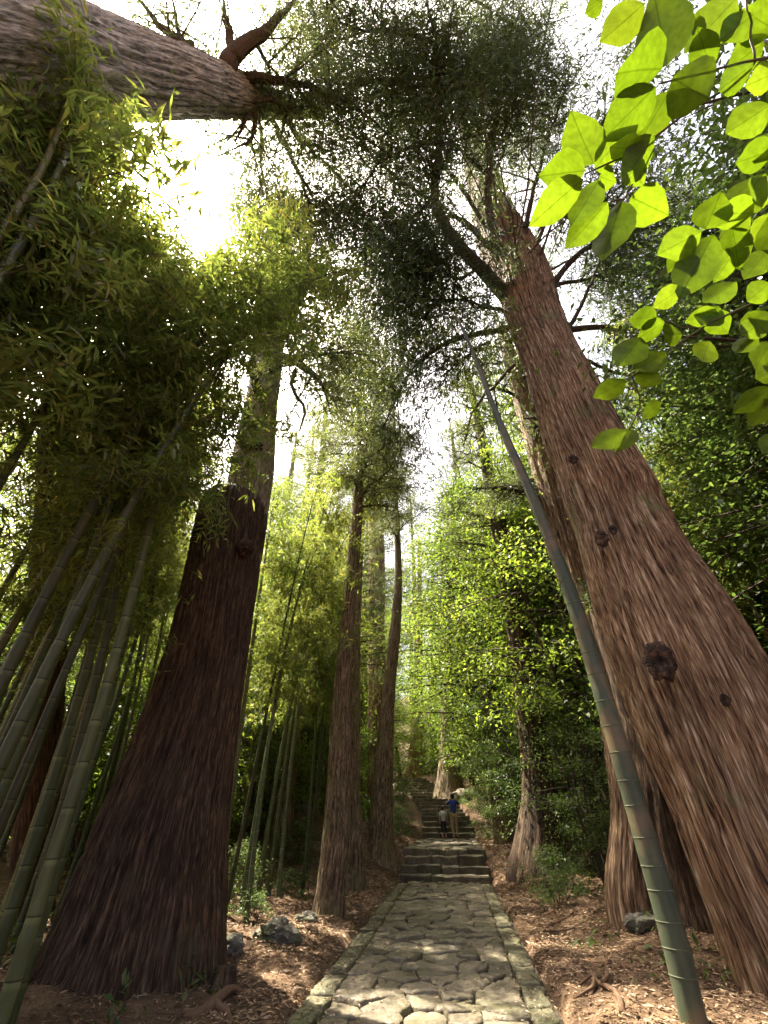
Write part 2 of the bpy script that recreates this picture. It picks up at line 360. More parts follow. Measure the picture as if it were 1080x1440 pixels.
# ------------------------------------------------------------------ terrain
PY = np.array([-60, 0, 6, 16, 25.5, 27.6, 30, 33, 36.5, 38.4, 44, 60, 140.])
PX = np.array([-8.4, -.44, .36, 1.69, 2.98, 3.25, 3.3, 3.07, 2.5, 2.1, 1.2, 0, 0.])
ZY = np.array([-60, 0, 16.0, 17.5, 25.3, 38.6, 46, 60, 90, 140.])
ZZ = np.array([-1.8, 0, .48, 1.15, 1.36, 4.8, 5.9, 9.0, 20.0, 34.])
def path_x(Y): return np.interp(Y, PY, PX)
def path_z(Y): return np.interp(Y, ZY, ZZ)
HALF = 1.27
def terrain(x, y):
    x = np.asarray(x, float); y = np.asarray(y, float)
    d = x - path_x(y); ad = np.abs(d)
    z = path_z(y)
    inside = np.clip((ad - (HALF + .02)) / 0.16, 0, 1)
    rs = np.clip(d - 1.4, 0, None); ls = np.clip(-d - 1.4, 0, None)
    z = z + 0.10 * np.minimum(rs, 3) + 0.16 * np.clip(rs - 3, 0, 12) + 0.22 * np.clip(rs - 15, 0, 60)
    z = z + 0.05 * np.minimum(ls, 3) + 0.10 * np.clip(ls - 3, 0, 12) + 0.2 * np.clip(ls - 15, 0, 60)
    bank = np.exp(-((y - 19) / 5.0) ** 2) * np.clip(ls / 1.5, 0, 1) * 0.7
    z = z + bank
    rough = (fbm(x * 0.45 + 9, y * 0.45 + 3, 5, 4) - 0.47) * 0.7 + (fbm(x * 2.1, y * 2.1, 9, 3) - 0.44) * 0.22
    z = z + rough * np.clip((ad - HALF - 0.1) / 1.2, 0, 1) + (fbm(x * 5, y * 5, 19, 2) - .37) * 0.07 * inside
    return z - 0.20 * (1 - inside)
def tz(x, y): return float(terrain(np.array([x]), np.array([y]))[0])

def axis_coords(fine0, fine1, step, lo, hi):
    a = list(np.arange(fine0, fine1 + 1e-6, step))
    s = step
    while a[-1] < hi: s *= 1.13; a.append(a[-1] + s)
    s = step
    while a[0] > lo: s *= 1.13; a.insert(0, a[0] - s)
    return np.array(a)
gx = axis_coords(-7, 8, 0.11, -150, 150); gy = axis_coords(3.5, 26, 0.11, -90, 160)
GX, GY = np.meshgrid(gx, gy); GZ = terrain(GX, GY)
V = np.stack([GX, GY, GZ], -1).reshape(-1, 3); nx, ny = len(gx), len(gy)
i = np.arange(ny - 1)[:, None] * nx; j = np.arange(nx - 1)[None]
q = np.stack([i + j, i + j + 1, i + j + nx + 1, i + j + nx], -1).reshape(-1, 4)
ground = structure(link('forest_ground', mesh_np('forest_ground', V, q, None, M['soil'])))

# ------------------------------------------------------------------ stone path
def clip_poly(poly, px, py, nx_, ny_):
    out = []
    for k in range(len(poly)):
        a, b = poly[k], poly[(k + 1) % len(poly)]
        da = (a[0] - px) * nx_ + (a[1] - py) * ny_; db = (b[0] - px) * nx_ + (b[1] - py) * ny_
        if da <= 0: out.append(a)
        if (da < 0 < db) or (db < 0 < da):
            t = da / (da - db); out.append((a[0] + (b[0] - a[0]) * t, a[1] + (b[1] - a[1]) * t))
    return out
def voronoi(seeds, rect):
    res = []
    for k, (x, y) in enumerate(seeds):
        poly = [(rect[0], rect[1]), (rect[2], rect[1]), (rect[2], rect[3]), (rect[0], rect[3])]
        for m, (x2, y2) in enumerate(seeds):
            if m == k: continue
            dx, dy = x2 - x, y2 - y
            if dx * dx + dy * dy > 2.2: continue
            poly = clip_poly(poly, (x + x2) / 2, (y + y2) / 2, dx, dy)
            if len(poly) < 3: break
        res.append(poly)
    return res
def stone_geo(poly, gap, rnd):
    """irregular flat stone: list of rings in (across, along, height)."""
    c = np.mean(np.array(poly), axis=0)
    pts = []
    n = len(poly)
    for k in range(n):
        a = np.array(poly[k]); b = np.array(poly[(k + 1) % n]); e = np.linalg.norm(b - a)
        if e < 0.03: continue
        m = max(1, int(round(e / 0.07)))
        for t in range(m):
            u = (t + 0.15) / m if t == 0 else t / m
            p = a + (b - a) * u
            pts.append(p + np.array([rnd.uniform(-1, 1), rnd.uniform(-1, 1)]) * 0.021)
    pts = np.array(pts)
    dirs = pts - c; ln = np.linalg.norm(dirs, axis=1, keepdims=True)
    g = gap * np.array([rnd.uniform(0.5, 1.9) for _ in range(len(pts))])[:, None]
    p0 = c + dirs * np.maximum(0.3, 1 - g / ln)
    tx, ty = rnd.gauss(0, 0.04), rnd.gauss(0, 0.04); up = rnd.gauss(0, 0.012)
    def zz(p): return up + (p[:, 0] - c[0]) * tx + (p[:, 1] - c[1]) * ty
    p1 = c + (p0 - c) * np.maximum(0.5, 1 - 0.016 / ln); p2 = c + (p0 - c) * 0.55
    hump = rnd.gauss(0, 0.004)
    wob = np.array([rnd.gauss(0, 0.006) for _ in range(len(pts))])
    rings = [np.column_stack([p0, np.full(len(p0), -0.14)]), np.column_stack([p0, zz(p0) - 0.016]),
             np.column_stack([p1, zz(p1) + wob * .6]), np.column_stack([p2, zz(p2) + hump + wob])]
    cc = np.array([c[0], c[1], up + hump])
    return rings, cc
def stone_faces(rings, cc):
    m = len(rings[0]); V = np.vstack(rings + [cc[None]]); Q = []; T = []
    for r in range(len(rings) - 1):
        for k in range(m):
            a, b = r * m + k, r * m + (k + 1) % m
            Q.append((a, b, b + m, a + m))
    top = (len(rings) - 1) * m
    for k in range(m): T.append((top + k, top + (k + 1) % m, len(V) - 1))
    return V, np.array(Q), np.array(T)
def on_path(V, y_off=0.0):
    """(across, along Y, height) -> world on the path surface."""
    W = V.copy(); Y = V[:, 1]
    W[:, 0] = path_x(Y) + V[:, 0]; W[:, 2] = path_z(Y) + V[:, 2]
    return W
def bed_strip(name, y0, y1, dz, half=HALF + 0.05, n=60):
    ys = np.linspace(y0, y1, n); V = []; Q = []
    for y in ys:
        for t in (-half, 0, half): V.append((path_x(y) + t, y, path_z(y) + dz))
    for k in range(n - 1):
        for t in range(2): Q.append((k * 3 + t, k * 3 + t + 1, k * 3 + t + 4, k * 3 + t + 3))
    return mesh_np(name, np.array(V), np.array(Q), None, M['bed'])
path = structure(link('stone_path', bed_strip('stone_path', -12, 16.05, -0.055)))
rs = random.Random(3)
def make_seeds(y0, y1, ky):
    inner = []; y = y0
    k = 0
    while y < y1:
        ncol = rs.choice([4, 5, 5, 6]); w = (2 * HALF - 0.56) / ncol
        for c in range(ncol):
            if rs.random() < .13: continue
            if rs.random() < .12: inner.append((-HALF + 0.28 + rs.random() * (2 * HALF - .56), y + rs.uniform(-.2, .2)))
            inner.append((-HALF + 0.28 + (c + 0.5 + rs.uniform(-.36, .36)) * w, y + rs.uniform(-.17, .17)))
        y += ky * rs.uniform(0.85, 1.2); k += 1
    edge = []
    for sgn in (-1, 1):
        y = y0
        while y < y1:
            l = rs.uniform(0.45, 0.8); edge.append((sgn * (HALF - 0.13), y + l / 2, l)); y += l
    return inner, edge
inner, edge = make_seeds(4.9, 15.95, 0.345)
cells = voronoi(inner, (-HALF + 0.27, 4.75, HALF - 0.27, 15.98))
n_st = 0; extra = []
for poly in cells:
    if len(poly) < 3: continue
    ar = abs(sum(poly[k][0] * poly[(k + 1) % len(poly)][1] - poly[(k + 1) % len(poly)][0] * poly[k][1] for k in range(len(poly)))) / 2
    if ar < 0.012: continue
    Vs, Q, T = stone_faces(*stone_geo(poly, 0.006, rs))
    W = on_path(Vs); o0 = W[-1].copy(); o0[2] -= 0.0
    me = mesh_np('paving_stone', W - o0, Q, T, M['stone'], smooth=False)
    link('paving_stone', me, path, o0); n_st += 1
for ex, ey, el in edge:
    w = 0.13; poly = [(ex - w, ey - el / 2), (ex + w, ey - el / 2), (ex + w, ey + el / 2), (ex - w, ey + el / 2)]
    Vs, Q, T = stone_faces(*stone_geo(poly, 0.010, rs)); W = on_path(Vs); o0 = W[-1].copy()
    link('edge_stone', mesh_np('edge_stone', W - o0, Q, T, M['kerb'], smooth=False), path, o0)
def joined_stones(name, y0, y1, ky, parent, mat):
    inn, edg = make_seeds(y0, y1, ky); parts = []
    cl = voronoi(inn, (-HALF + 0.27, y0 - .1, HALF - 0.27, y1))
    for ex, ey, el in edg: cl.append([(ex - .13, ey - el / 2), (ex + .13, ey - el / 2), (ex + .13, ey + el / 2), (ex - .13, ey + el / 2)])
    for poly in cl:
        if len(poly) < 3: continue
        Vs, Q, T = stone_faces(*stone_geo(poly, 0.014, rs)); parts.append((on_path(Vs), Q, T, np.zeros((len(Vs), 2))))
    V, Q, T, _ = merge(parts)
    return stuff(link(name, mesh_np(name, V, Q, T, mat, smooth=False), parent))
joined_stones('paving', -8, 4.6, 0.42, path, M['stone'])

# ------------------------------------------------------------------ stairs
def rough_block(name, p0, p1, depth, z0, z1, mat, parent, seed):
    """hewn block between two front corners, worn edges."""
    bm = bmesh.new(); bmesh.ops.create_cube(bm, size=1)
    L = math.dist(p0, p1)
    for v in bm.verts:
        v.co = Vector((v.co.x * (L - 0.015), v.co.y * depth, v.co.z * (z1 - z0)))
    bmesh.ops.bevel(bm, geom=bm.edges[:], offset=0.028, segments=1, affect='EDGES')
    es = [e for e in bm.edges if abs(e.verts[0].co.x - e.verts[1].co.x) > 0.25]
    bmesh.ops.subdivide_edges(bm, edges=es, cuts=max(2, int(L / 0.16)), use_grid_fill=True)
    for v in bm.verts:
        k = v.co * 3.1 + Vector((seed * 3.7, seed, 0))
        a = mnoise.noise_vector(k) * 0.034 + mnoise.noise_vector(k * 3) * 0.014
        v.co += Vector((a.x * 0.3, a.y, a.z * 0.9))
    me = bpy.data.meshes.new(name); bm.to_mesh(me); bm.free(); me.materials.append(mat)
    o = link(name, me, parent)
    ang = math.atan2(p1[1] - p0[1], p1[0] - p0[0])
    o.rotation_euler = (0, 0, ang)
    mid = Vector(((p0[0] + p1[0]) / 2, (p0[1] + p1[1]) / 2, (z0 + z1) / 2))
    o.location = mid + Vector((-math.sin(ang), math.cos(ang), 0)) * depth / 2
    return o
stairs = structure(link('stone_stairway', bed_strip('stone_stairway', 16.2, 38.9, -0.16, HALF - .05, 120)))
STEPS = [(16.0, .63), (16.5, .81), (17.0, 1.01), (17.5, 1.19),
         (25.5, 1.60), (26.5, 1.83), (27.5, 2.08), (28.3, 2.30), (29.1, 2.48), (29.95, 2.67)]
y = 29.95; z = 2.67
while y < 38.2: y += .78; z += .205; STEPS.append((y, z))
sr = random.Random(11)
for k, (y, z) in enumerate(STEPS):
    slope = float((path_x(y + .6) - path_x(y - .6)) / 1.2); c = float(path_x(y))
    ux, uy = math.cos(-math.atan(slope)), math.sin(-math.atan(slope))
    half = HALF + sr.uniform(-.06, .06); cuts = [-half]
    if k >= 8: half *= 0.94
    while cuts[-1] < half - 0.5: cuts.append(min(half, cuts[-1] + sr.uniform(0.45, 1.25)))
    cuts[-1] = half
    if k > 3: cuts = [-half + (2 * half) * t for t in (0, sr.uniform(.3, .45), sr.uniform(.6, .75), 1)]
    for a, b in zip(cuts[:-1], cuts[1:]):
        dz = sr.uniform(-.018, .018); dy = sr.uniform(-.03, .03)
        rough_block('step_stone', (c + ux * a, y + uy * a + dy), (c + ux * b, y + uy * b + dy), 0.6 if k < 4 else 0.95,
                    z - 0.36, z + dz, M['step'], stairs, sr.random() * 50)
ZY_save = ZY, ZZ
ZY = np.array([17.5, 25.6]); ZZ = np.array([1.175, 1.36])
joined_stones('landing_paving', 18.1, 25.4, 0.5, stairs, M['stone'])
ZY, ZZ = ZY_save

# ------------------------------------------------------------------ trunks
def trunk_from_rows(rows, D, extra_top=None, sink=0.5):
    """rows: (py, xl, xr) measured outline; returns spine (x,y,z,r) on the vertical plane D metres ahead."""
    sp_ = []
    for r in rows:
        py, xl, xr = r[:3]; dd = r[3] if len(r) > 3 else D
        c = at_dist((xl + xr) / 2, py, dd); k = dd / ray(0, py)[1]
        sp_.append((c[0], c[1], c[2], (xr - xl) / 2 * k))
    sp_.sort(key=lambda a: a[2])
    b = sp_[0]; g = tz(b[0], b[1])
    if b[2] > g - sink: sp_.insert(0, (b[0], b[1], g - sink, b[3] * 1.03))
    if extra_top: sp_ += extra_top
    return sp_
def build_trunk(name, spine_pts, mat, parent, seg, step, disp):
    P = np.array(spine_pts, float); ln = np.sum(np.linalg.norm(np.diff(P[:, :3], axis=0), axis=1))
    S = spline(P, max(12, int(ln / step)))
    V, q, t, uv = tube(S[:, :3], np.maximum(S[:, 3], 0.01), seg, True, disp)
    return link(name, mesh_np(name, V, q, t, mat, uv), parent), S
def base_of(spine_pts):
    return (spine_pts[0][0], spine_pts[0][1], tz(spine_pts[0][0], spine_pts[0][1]))
def shift(sp_, base): return [(a - base[0], b - base[1], c - base[2], r) for a, b, c, r in sp_]

def limb(parent, base, pts, r0, r1=0.02, wob=0.10, mat='branch', leaves=None, name='branch', seed=0, twigs=0, twig_len=(0.8, 2.0), start=0.3,
         strip=(0.16, 0.30), dens=26, spread=0.28, hang=0.9, sh=(0.15, 0.75), wide=0.022, seg=8):
    """one limb with its twigs; foliage strips are added to `leaves` (coordinates local to the tree)."""
    P = np.asarray(pts, float) - np.asarray(base)
    ln = np.sum(np.linalg.norm(np.diff(P, axis=0), axis=1)); n = max(6, int(ln / 0.25))
    C = spline(P, n); r_ = np.random.default_rng(seed + 100)
    w = np.cumsum(r_.normal(size=(n, 3)), axis=0); w -= np.linspace(0, 1, n)[:, None] * w[-1]
    C = C + w / max(1, np.abs(w).max()) * wob * np.minimum(1, np.linspace(0, 4, n))[:, None]
    R = r1 + (r0 - r1) * (1 - np.linspace(0, 1, n)) ** 0.9
    parts = [tube(C, R, seg)]
    T = norm(np.gradient(C, axis=0))
    for k in range(twigs):
        i = int(r_.uniform(start, 1) * (n - 1)); d = r_.normal(size=3); d[2] = abs(d[2]) * 0.25 - 0.1
        d = norm(d + T[i] * 0.7); tl = r_.uniform(*twig_len); m = 7
        t = np.linspace(0, 1, m)[:, None]
        tc = C[i] + d * tl * t + np.array([0, 0, -1.0]) * tl * 0.28 * t ** 2 + np.cumsum(r_.normal(size=(m, 3)), axis=0) * 0.025 * t
        parts.append(tube(tc, np.linspace(min(R[i] * .7, 0.028), 0.004, m), 4))
        if leaves is not None: strands(leaves, tc, int(dens * tl), r_, strip, spread, hang, sh, wide)
    V, q, t, uv = merge(parts)
    o = link(name, mesh_np(name, V, q, t, M[mat], uv), parent)
    return o, C
def strands(leaves, tc, cnt, r_, strip, spread, hang, sh, wide):
    u = r_.uniform(0.08, 1, cnt) * (len(tc) - 1); i0 = np.minimum(u.astype(int), len(tc) - 2); f = (u - i0)[:, None]
    p = tc[i0] * (1 - f) + tc[i0 + 1] * f + r_.normal(size=(cnt, 3)) * spread * np.array([1, 1, .7])
    tdir = norm(tc[-1] - tc[0]); d = r_.normal(size=(cnt, 3)) * 0.55 + tdir * 0.6 + np.array([0, 0, -hang])
    # each strand is a short feather of three narrow strips
    for m in range(3):
        dd = norm(d + r_.normal(size=(cnt, 3)) * 0.45); L = r_.uniform(*strip, cnt)
        leaves.add(p + r_.normal(size=(cnt, 3)) * 0.06, dd, r_.normal(size=(cnt, 3)), L, L * 0 + wide * r_.uniform(.7, 1.4, cnt), r_.uniform(*sh, cnt))

# ------------------------------------------------------------------ the dark giant cedar
def shade_keep(base):
    return None
def giant_dark():
    rows = [(1425, 28, 306), (1370, 58, 303), (1290, 95, 306), (1170, 142, 315), (1060, 190, 328), (930, 236, 346), (820, 262, 360), (745, 276, 371),
            (718, 283, 373), (703, 294, 368), (696, 312, 355)]
    upper = [(800, 300, 362), (740, 312, 372), (690, 320, 379), (660, 326, 383), (600, 338, 386), (540, 352, 392), (480, 358, 399), (440, 366, 398), (405, 372, 396), (350, 376, 392), (290, 381, 391)]
    sp_ = trunk_from_rows(rows, 7.5); base = base_of(sp_); su = trunk_from_rows(upper, 7.55, sink=-99)
    t = thing('giant_cedar', 'dark brown giant cedar with a stepped trunk beside the bamboo grove', 'cedar tree', base)
    L_ = shift(sp_, base)
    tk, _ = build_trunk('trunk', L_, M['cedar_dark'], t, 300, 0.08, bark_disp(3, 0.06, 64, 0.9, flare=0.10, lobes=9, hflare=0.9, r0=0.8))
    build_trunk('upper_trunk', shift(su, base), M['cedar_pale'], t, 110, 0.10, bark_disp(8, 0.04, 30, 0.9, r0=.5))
    # the burl where the trunk steps in
    def lump(px, py, D, r, sx, name, mat):
        c = at_dist(px, py, D) - np.array(base); bm = bmesh.new(); bmesh.ops.create_icosphere(bm, subdivisions=4, radius=r)
        for v in bm.verts:
            k = v.co.normalized(); a = mnoise.fractal(k * 2.2 + Vector((px * .1, 0, 0)), 1.0, 2.0, 4)
            v.co = Vector((v.co.x * sx[0], v.co.y * sx[1], v.co.z * sx[2])) * (1 + 0.34 * a)
        me = bpy.data.meshes.new(name); bm.to_mesh(me); bm.free(); me.materials.append(M[mat])
        for p in me.polygons: p.use_smooth = True
        return link(name, me, tk, c)
    lump(300, 728, 7.35, .30, (1.0, 1.0, 1.25), 'burl', 'cedar_dark')
    lump(345, 770, 6.95, .13, (1.2, .8, 1.3), 'knot', 'knot')
    lump(355, 628, 7.1, .16, (1.3, .8, 1.0), 'knot', 'knot')
    lump(372, 520, 7.15, .2, (1.2, .7, 1.3), 'knot', 'knot')
    lv = Leaves()
    def hp(l): return [at_dist(a, b, 7.4 + (c if len(x) > 2 else 0)) for x in l for a, b, c in [(*x, 0) if len(x) == 2 else x]]
    B = [([(376, 478), (345, 452, -.2), (322, 436, -.5), (306, 424, -.8)], .13, 3), ([(385, 505, -.2), (412, 508, -.5), (432, 522, -.8), (446, 530, -1), (457, 548, -1.1)], .16, 4),
         ([(418, 510, -.5), (432, 499, -.6), (450, 496, -.7), (470, 497, -.8)], .09, 3), ([(416, 520, -.55), (412, 542, -.6), (425, 566, -.6), (428, 585, -.6), (421, 606, -.6)], .06, 0),
         ([(366, 555, -.3), (356, 535, -.5), (346, 516, -.7), (336, 506, -.9)], .15, 0), ([(378, 500, -.35), (377, 462, -.5), (379, 432, -.6), (384, 416, -.6)], .10, 2),
         ([(392, 452), (410, 460, -.3), (430, 462, -.5), (455, 448, -.8)], .07, 5), ([(384, 405), (368, 370, .1), (362, 330, .1), (360, 300, .1)], .07, 6),
         ([(384, 380), (410, 378, -.3), (440, 382, -.8), (478, 376, -1)], .06, 7), ([(384, 360), (405, 330, -.4), (420, 300, -.8), (450, 290, -1.2)], .06, 7),
         ([(384, 420), (350, 400, .4), (320, 380, .8), (290, 360, 1.2)], .07, 7), ([(386, 340), (370, 300, .3), (345, 275, .8)], .05, 7), ([(386, 330), (400, 300, .6), (415, 285, 1.0)], .05, 7)]
    for k, (pl, r, tw) in enumerate(B):
        limb(t, base, hp(pl), r, 0.02, .06, leaves=lv, seed=k, twigs=tw * 2, twig_len=(.7, 1.9), dens=80, spread=.32, strip=(.10, .24), sh=(.35, 1.0), hang=.5, wide=.032)
    link('crown', lv.mesh('crown', M['needle']), t)
    return t
giant_dark()

# ------------------------------------------------------------------ the reddish giant cedar
def giant_red():
    rows = [(1445, 1075, 1420), (1380, 1052, 1330), (1290, 1020, 1250), (1210, 985, 1190), (1120, 950, 1140), (1040, 915, 1105), (950, 880, 1058), (870, 852, 1012), (790, 830, 962), (735, 815, 932),
            (700, 802, 918), (670, 792, 900), (610, 770, 868), (560, 754, 842), (500, 735, 808), (450, 716, 786), (400, 702, 772), (360, 682, 752), (320, 668, 728), (270, 660, 706), (200, 650, 682), (120, 636, 658)]
    sp_ = trunk_from_rows(rows, 6.6); base = base_of(sp_)
    t = thing('giant_cedar', 'reddish brown giant cedar with shaggy furrowed bark and knot holes', 'cedar tree', base)
    tk, _ = build_trunk('trunk', shift(sp_, base), M['cedar_red'], t, 380, 0.10, bark_disp(12, 0.085, 72, 0.7, flare=0.12, lobes=8, hflare=1.0, r0=0.9))
    def knot(px, py, Doff, r, name='knot'):
        c = at_dist(px, py, 6.6 + Doff) - np.array(base)
        d = norm(np.array([0, 0, EYE]) - np.array(base) - c); d[2] = 0; d = Vector(norm(d))
        bm = bmesh.new(); bmesh.ops.create_icosphere(bm, subdivisions=4, radius=1)
        for v in bm.verts:                                    # a healed-over branch scar: a ring with a hollow middle
            k = v.co.copy(); rr = math.hypot(k.x, k.z)
            f = mnoise.fractal(k * 2.4 + Vector((px, 0, 0)), 1.0, 2.0, 4)
            y_ = k.y
            if k.y < 0: y_ = k.y + 0.95 * math.exp(-(rr / 0.42) ** 2)
            v.co = Vector((k.x * (1 + .3 * f), y_ * .55, k.z * 1.45 * (1 + .3 * f))) * r
        me = bpy.data.meshes.new(name); bm.to_mesh(me); bm.free(); me.materials.append(M['knot'])
        o = link(name, me, tk, c); o.rotation_euler = d.to_track_quat('-Y', 'Z').to_euler()
    knot(928, 930, -.83, .17); knot(846, 757, -.70, .10); knot(862, 745, -.74, .06); knot(806, 646, -.62, .075); knot(1020, 985, -1.0, .05)
    lv = Leaves()
    B = [  # (photo x, photo y, height) measured along the limbs
        ([(712, 418, 14.2), (672, 372, 14.6), (640, 335, 15.2), (614, 285, 16.4), (612, 220, 17.6), (614, 140, 19), (610, 60, 20.4), (592, -30, 21.6)], .20, 26),
        ([(612, 285, 16.4), (582, 300, 16.6), (560, 330, 16.6), (545, 370, 16.4)], .05, 9),
        ([(612, 170, 18.4), (580, 128, 19.2), (540, 115, 19.6), (480, 120, 20)], .08, 12),
        ([(608, 60, 20.4), (570, 44, 20.8), (520, 46, 21), (470, 30, 21.4)], .07, 12),
        ([(722, 385, 15.2), (692, 332, 16.2), (686, 250, 18), (700, 140, 20), (732, 60, 22), (700, 22, 22.6), (640, -10, 23)], .16, 24),
        ([(690, 250, 18), (655, 215, 18.8), (628, 180, 19.4), (622, 120, 20.4)], .06, 9),
        ([(735, 402, 15), (738, 350, 16), (752, 280, 17.6), (768, 210, 19.2), (800, 110, 21)], .10, 16),
        ([(742, 395, 15), (762, 330, 16.4), (800, 260, 17.8), (850, 170, 19.4), (905, 60, 21)], .10, 16),
        ([(716, 462, 13), (680, 470, 13), (640, 484, 12.9), (602, 505, 12.7), (565, 545, 12.3), (538, 606, 11.6)], .085, 10),
        ([(724, 512, 11.9), (700, 532, 11.7), (676, 560, 11.4), (660, 590, 11.0), (652, 626, 10.6)], .05, 1),
        ([(784, 486, 12.4), (804, 446, 13.2), (824, 408, 14), (846, 366, 15)], .075, 2),
        ([(782, 466, 12.8), (830, 464, 12.9), (890, 462, 13.0), (960, 452, 13.3)], .10, 12),
        ([(790, 500, 12), (850, 520, 12), (930, 540, 12.1)], .06, 10),
        ([(712, 440, 13.6), (690, 432, 13.8), (664, 428, 14), (640, 412, 14.4)], .05, 7),
        ([(764, 592, 10.2), (750, 588, 10.3), (736, 586, 10.4)], .05, 0),
        ([(760, 420, 14.4), (820, 350, 15.6), (900, 300, 16.6), (990, 260, 17.6)], .10, 18),
        ([(700, 360, 15.8), (660, 320, 16.6), (560, 250, 18.4), (500, 190, 20)], .08, 18),
        ([(694, 340, 16.2), (640, 260, 18.5), (560, 160, 21), (520, 80, 23)], .08, 18),
        ([(680, 280, 18), (720, 180, 20.5), (760, 80, 23), (780, -20, 25)], .07, 16),
        ([(668, 230, 19.6), (640, 140, 22), (560, 40, 24)], .07, 16), ([(660, 190, 21), (690, 90, 23.5), (680, -10, 25.5)], .07, 16),
        ([(700, 330, 16.2), (790, 300, 17), (870, 290, 17.2), (960, 330, 16.4)], .07, 16),
        ([(735, 420, 14), (800, 400, 14.6), (880, 380, 15), (980, 390, 15)], .07, 16),
        ([(613, 270, 16.6), (580, 310, 16.4), (555, 370, 16), (545, 430, 15.4)], .05, 16),
        ([(650, 350, 15), (610, 370, 15), (575, 400, 15), (555, 450, 14.4)], .05, 16), ([(704, 436, 13.8), (660, 420, 14), (620, 425, 14), (590, 450, 13.8)], .05, 14),
        ([(680, 372, 15), (640, 390, 15), (600, 330, 15.8), (560, 290, 16.4)], .05, 16), ([(690, 480, 12.6), (650, 500, 12.4), (620, 530, 12)], .04, 10), ([(612, 200, 17.8), (560, 215, 18), (510, 260, 18), (490, 310, 17.6)], .05, 16),
    ]
    for k, (pl, r, tw) in enumerate(B):
        limb(t, base, [at_height(a, b, c) for a, b, c in pl], r, 0.02, .12, leaves=lv, seed=40 + k, twigs=tw, twig_len=(1.0, 3.0), dens=84, spread=.44, strip=(.17, .38), sh=(.05, .7), hang=1.1, start=.3, wide=.026)
    r_ = np.random.default_rng(5)
    for k in range(12):                                       # dead stubs and thin shoots round the fork
        a = at_height(735 + r_.uniform(-25, 25), 390 + r_.uniform(-20, 20), 14.6 + r_.uniform(-.4, .6)); d = r_.normal(size=3) * .5 + np.array([0, -.3, .9])
        limb(t, base, [a, a + d * r_.uniform(.8, 2), a + d * r_.uniform(2.2, 3.6) + r_.normal(size=3) * .3], .04, .01, .1, seed=300 + k, twigs=0)
    link('crown', lv.mesh('crown', M['needle']), t)
    print('red crown strips', lv.count())
giant_red()

# ------------------------------------------------------------------ the grey cedar leaning over the camera
def leaning_grey():
    P1 = at_height(0, 50, 8.6); P2 = at_height(150, 92, 11.4); P3 = at_height(330, 132, 17.0); P4 = at_height(400, 150, 20.5); P5 = at_height(450, 160, 24)
    dv = (P2 - P1) / (P2[2] - P1[2]); b0 = P1 - dv * (P1[2] - 0) * 0.9; b0[2] = tz(b0[0], b0[1]) - .4
    sp_ = [(*b0, .9), (*(b0 * .5 + P1 * .5), .72), (*P1, .64), (*P2, .60), (*(P2 * .5 + P3 * .5), .55), (*P3, .48), (*P4, .3), (*P5, .12)]
    base = base_of(sp_)
    t = thing('leaning_cedar', 'pale grey ribbed cedar trunk leaning overhead with thick bare limbs', 'cedar tree', base)
    build_trunk('trunk', shift(sp_, base), M['cedar_grey'], t, 200, 0.10, bark_disp(22, 0.075, 34, 0.6, flare=.15, r0=.6))
    lv = Leaves()
    B = [([(300, 100, 16), (268, 62, 16.8), (235, 40, 17.2), (190, -5, 17.8)], .17, 5), ([(318, 100, 16.4), (345, 60, 17.2), (385, 32, 17.8), (420, -10, 18.6)], .24, 6),
         ([(330, 80, 16.6), (322, 40, 17.4), (312, -5, 18.4)], .14, 5), ([(345, 110, 17), (385, 108, 17.6), (430, 122, 18), (492, 152, 18.6)], .13, 14),
         ([(345, 140, 16.8), (378, 142, 17.3), (405, 154, 17.6), (432, 150, 18)], .08, 8), ([(350, 158, 16.8), (340, 176, 16.6), (330, 200, 16.4)], .09, 3), ([(358, 158, 17), (352, 180, 16.9), (340, 205, 16.8)], .08, 3),
         ([(372, 150, 18.5), (400, 200, 18.6), (420, 260, 18.4), (445, 310, 18)], .09, 18), ([(380, 150, 19), (440, 210, 19.4), (480, 260, 19.4)], .09, 16), ([(390, 150, 19.6), (420, 90, 21), (470, 30, 22.4)], .09, 16),
         ([(400, 150, 20.4), (460, 120, 22), (500, 70, 23)], .08, 14), ([(360, 60, 17.4), (372, 90, 17.8), (368, 130, 17.8)], .06, 6),
         ([(270, 62, 16.8), (250, 30, 17.6), (240, -10, 18)], .08, 8), ([(365, 150, 18), (360, 210, 18.4), (372, 280, 18.2)], .06, 16)]
    for k, (pl, r, tw) in enumerate(B):
        limb(t, base, [at_height(a, b, c) for a, b, c in pl], r, 0.02, .14, leaves=lv, seed=80 + k, twigs=tw, twig_len=(.9, 2.2), dens=60, spread=.42, strip=(.14, .32), sh=(.25, .9), hang=.8, start=.35, wide=.024)
    link('crown', lv.mesh('crown', M['needle']), t)
leaning_grey()

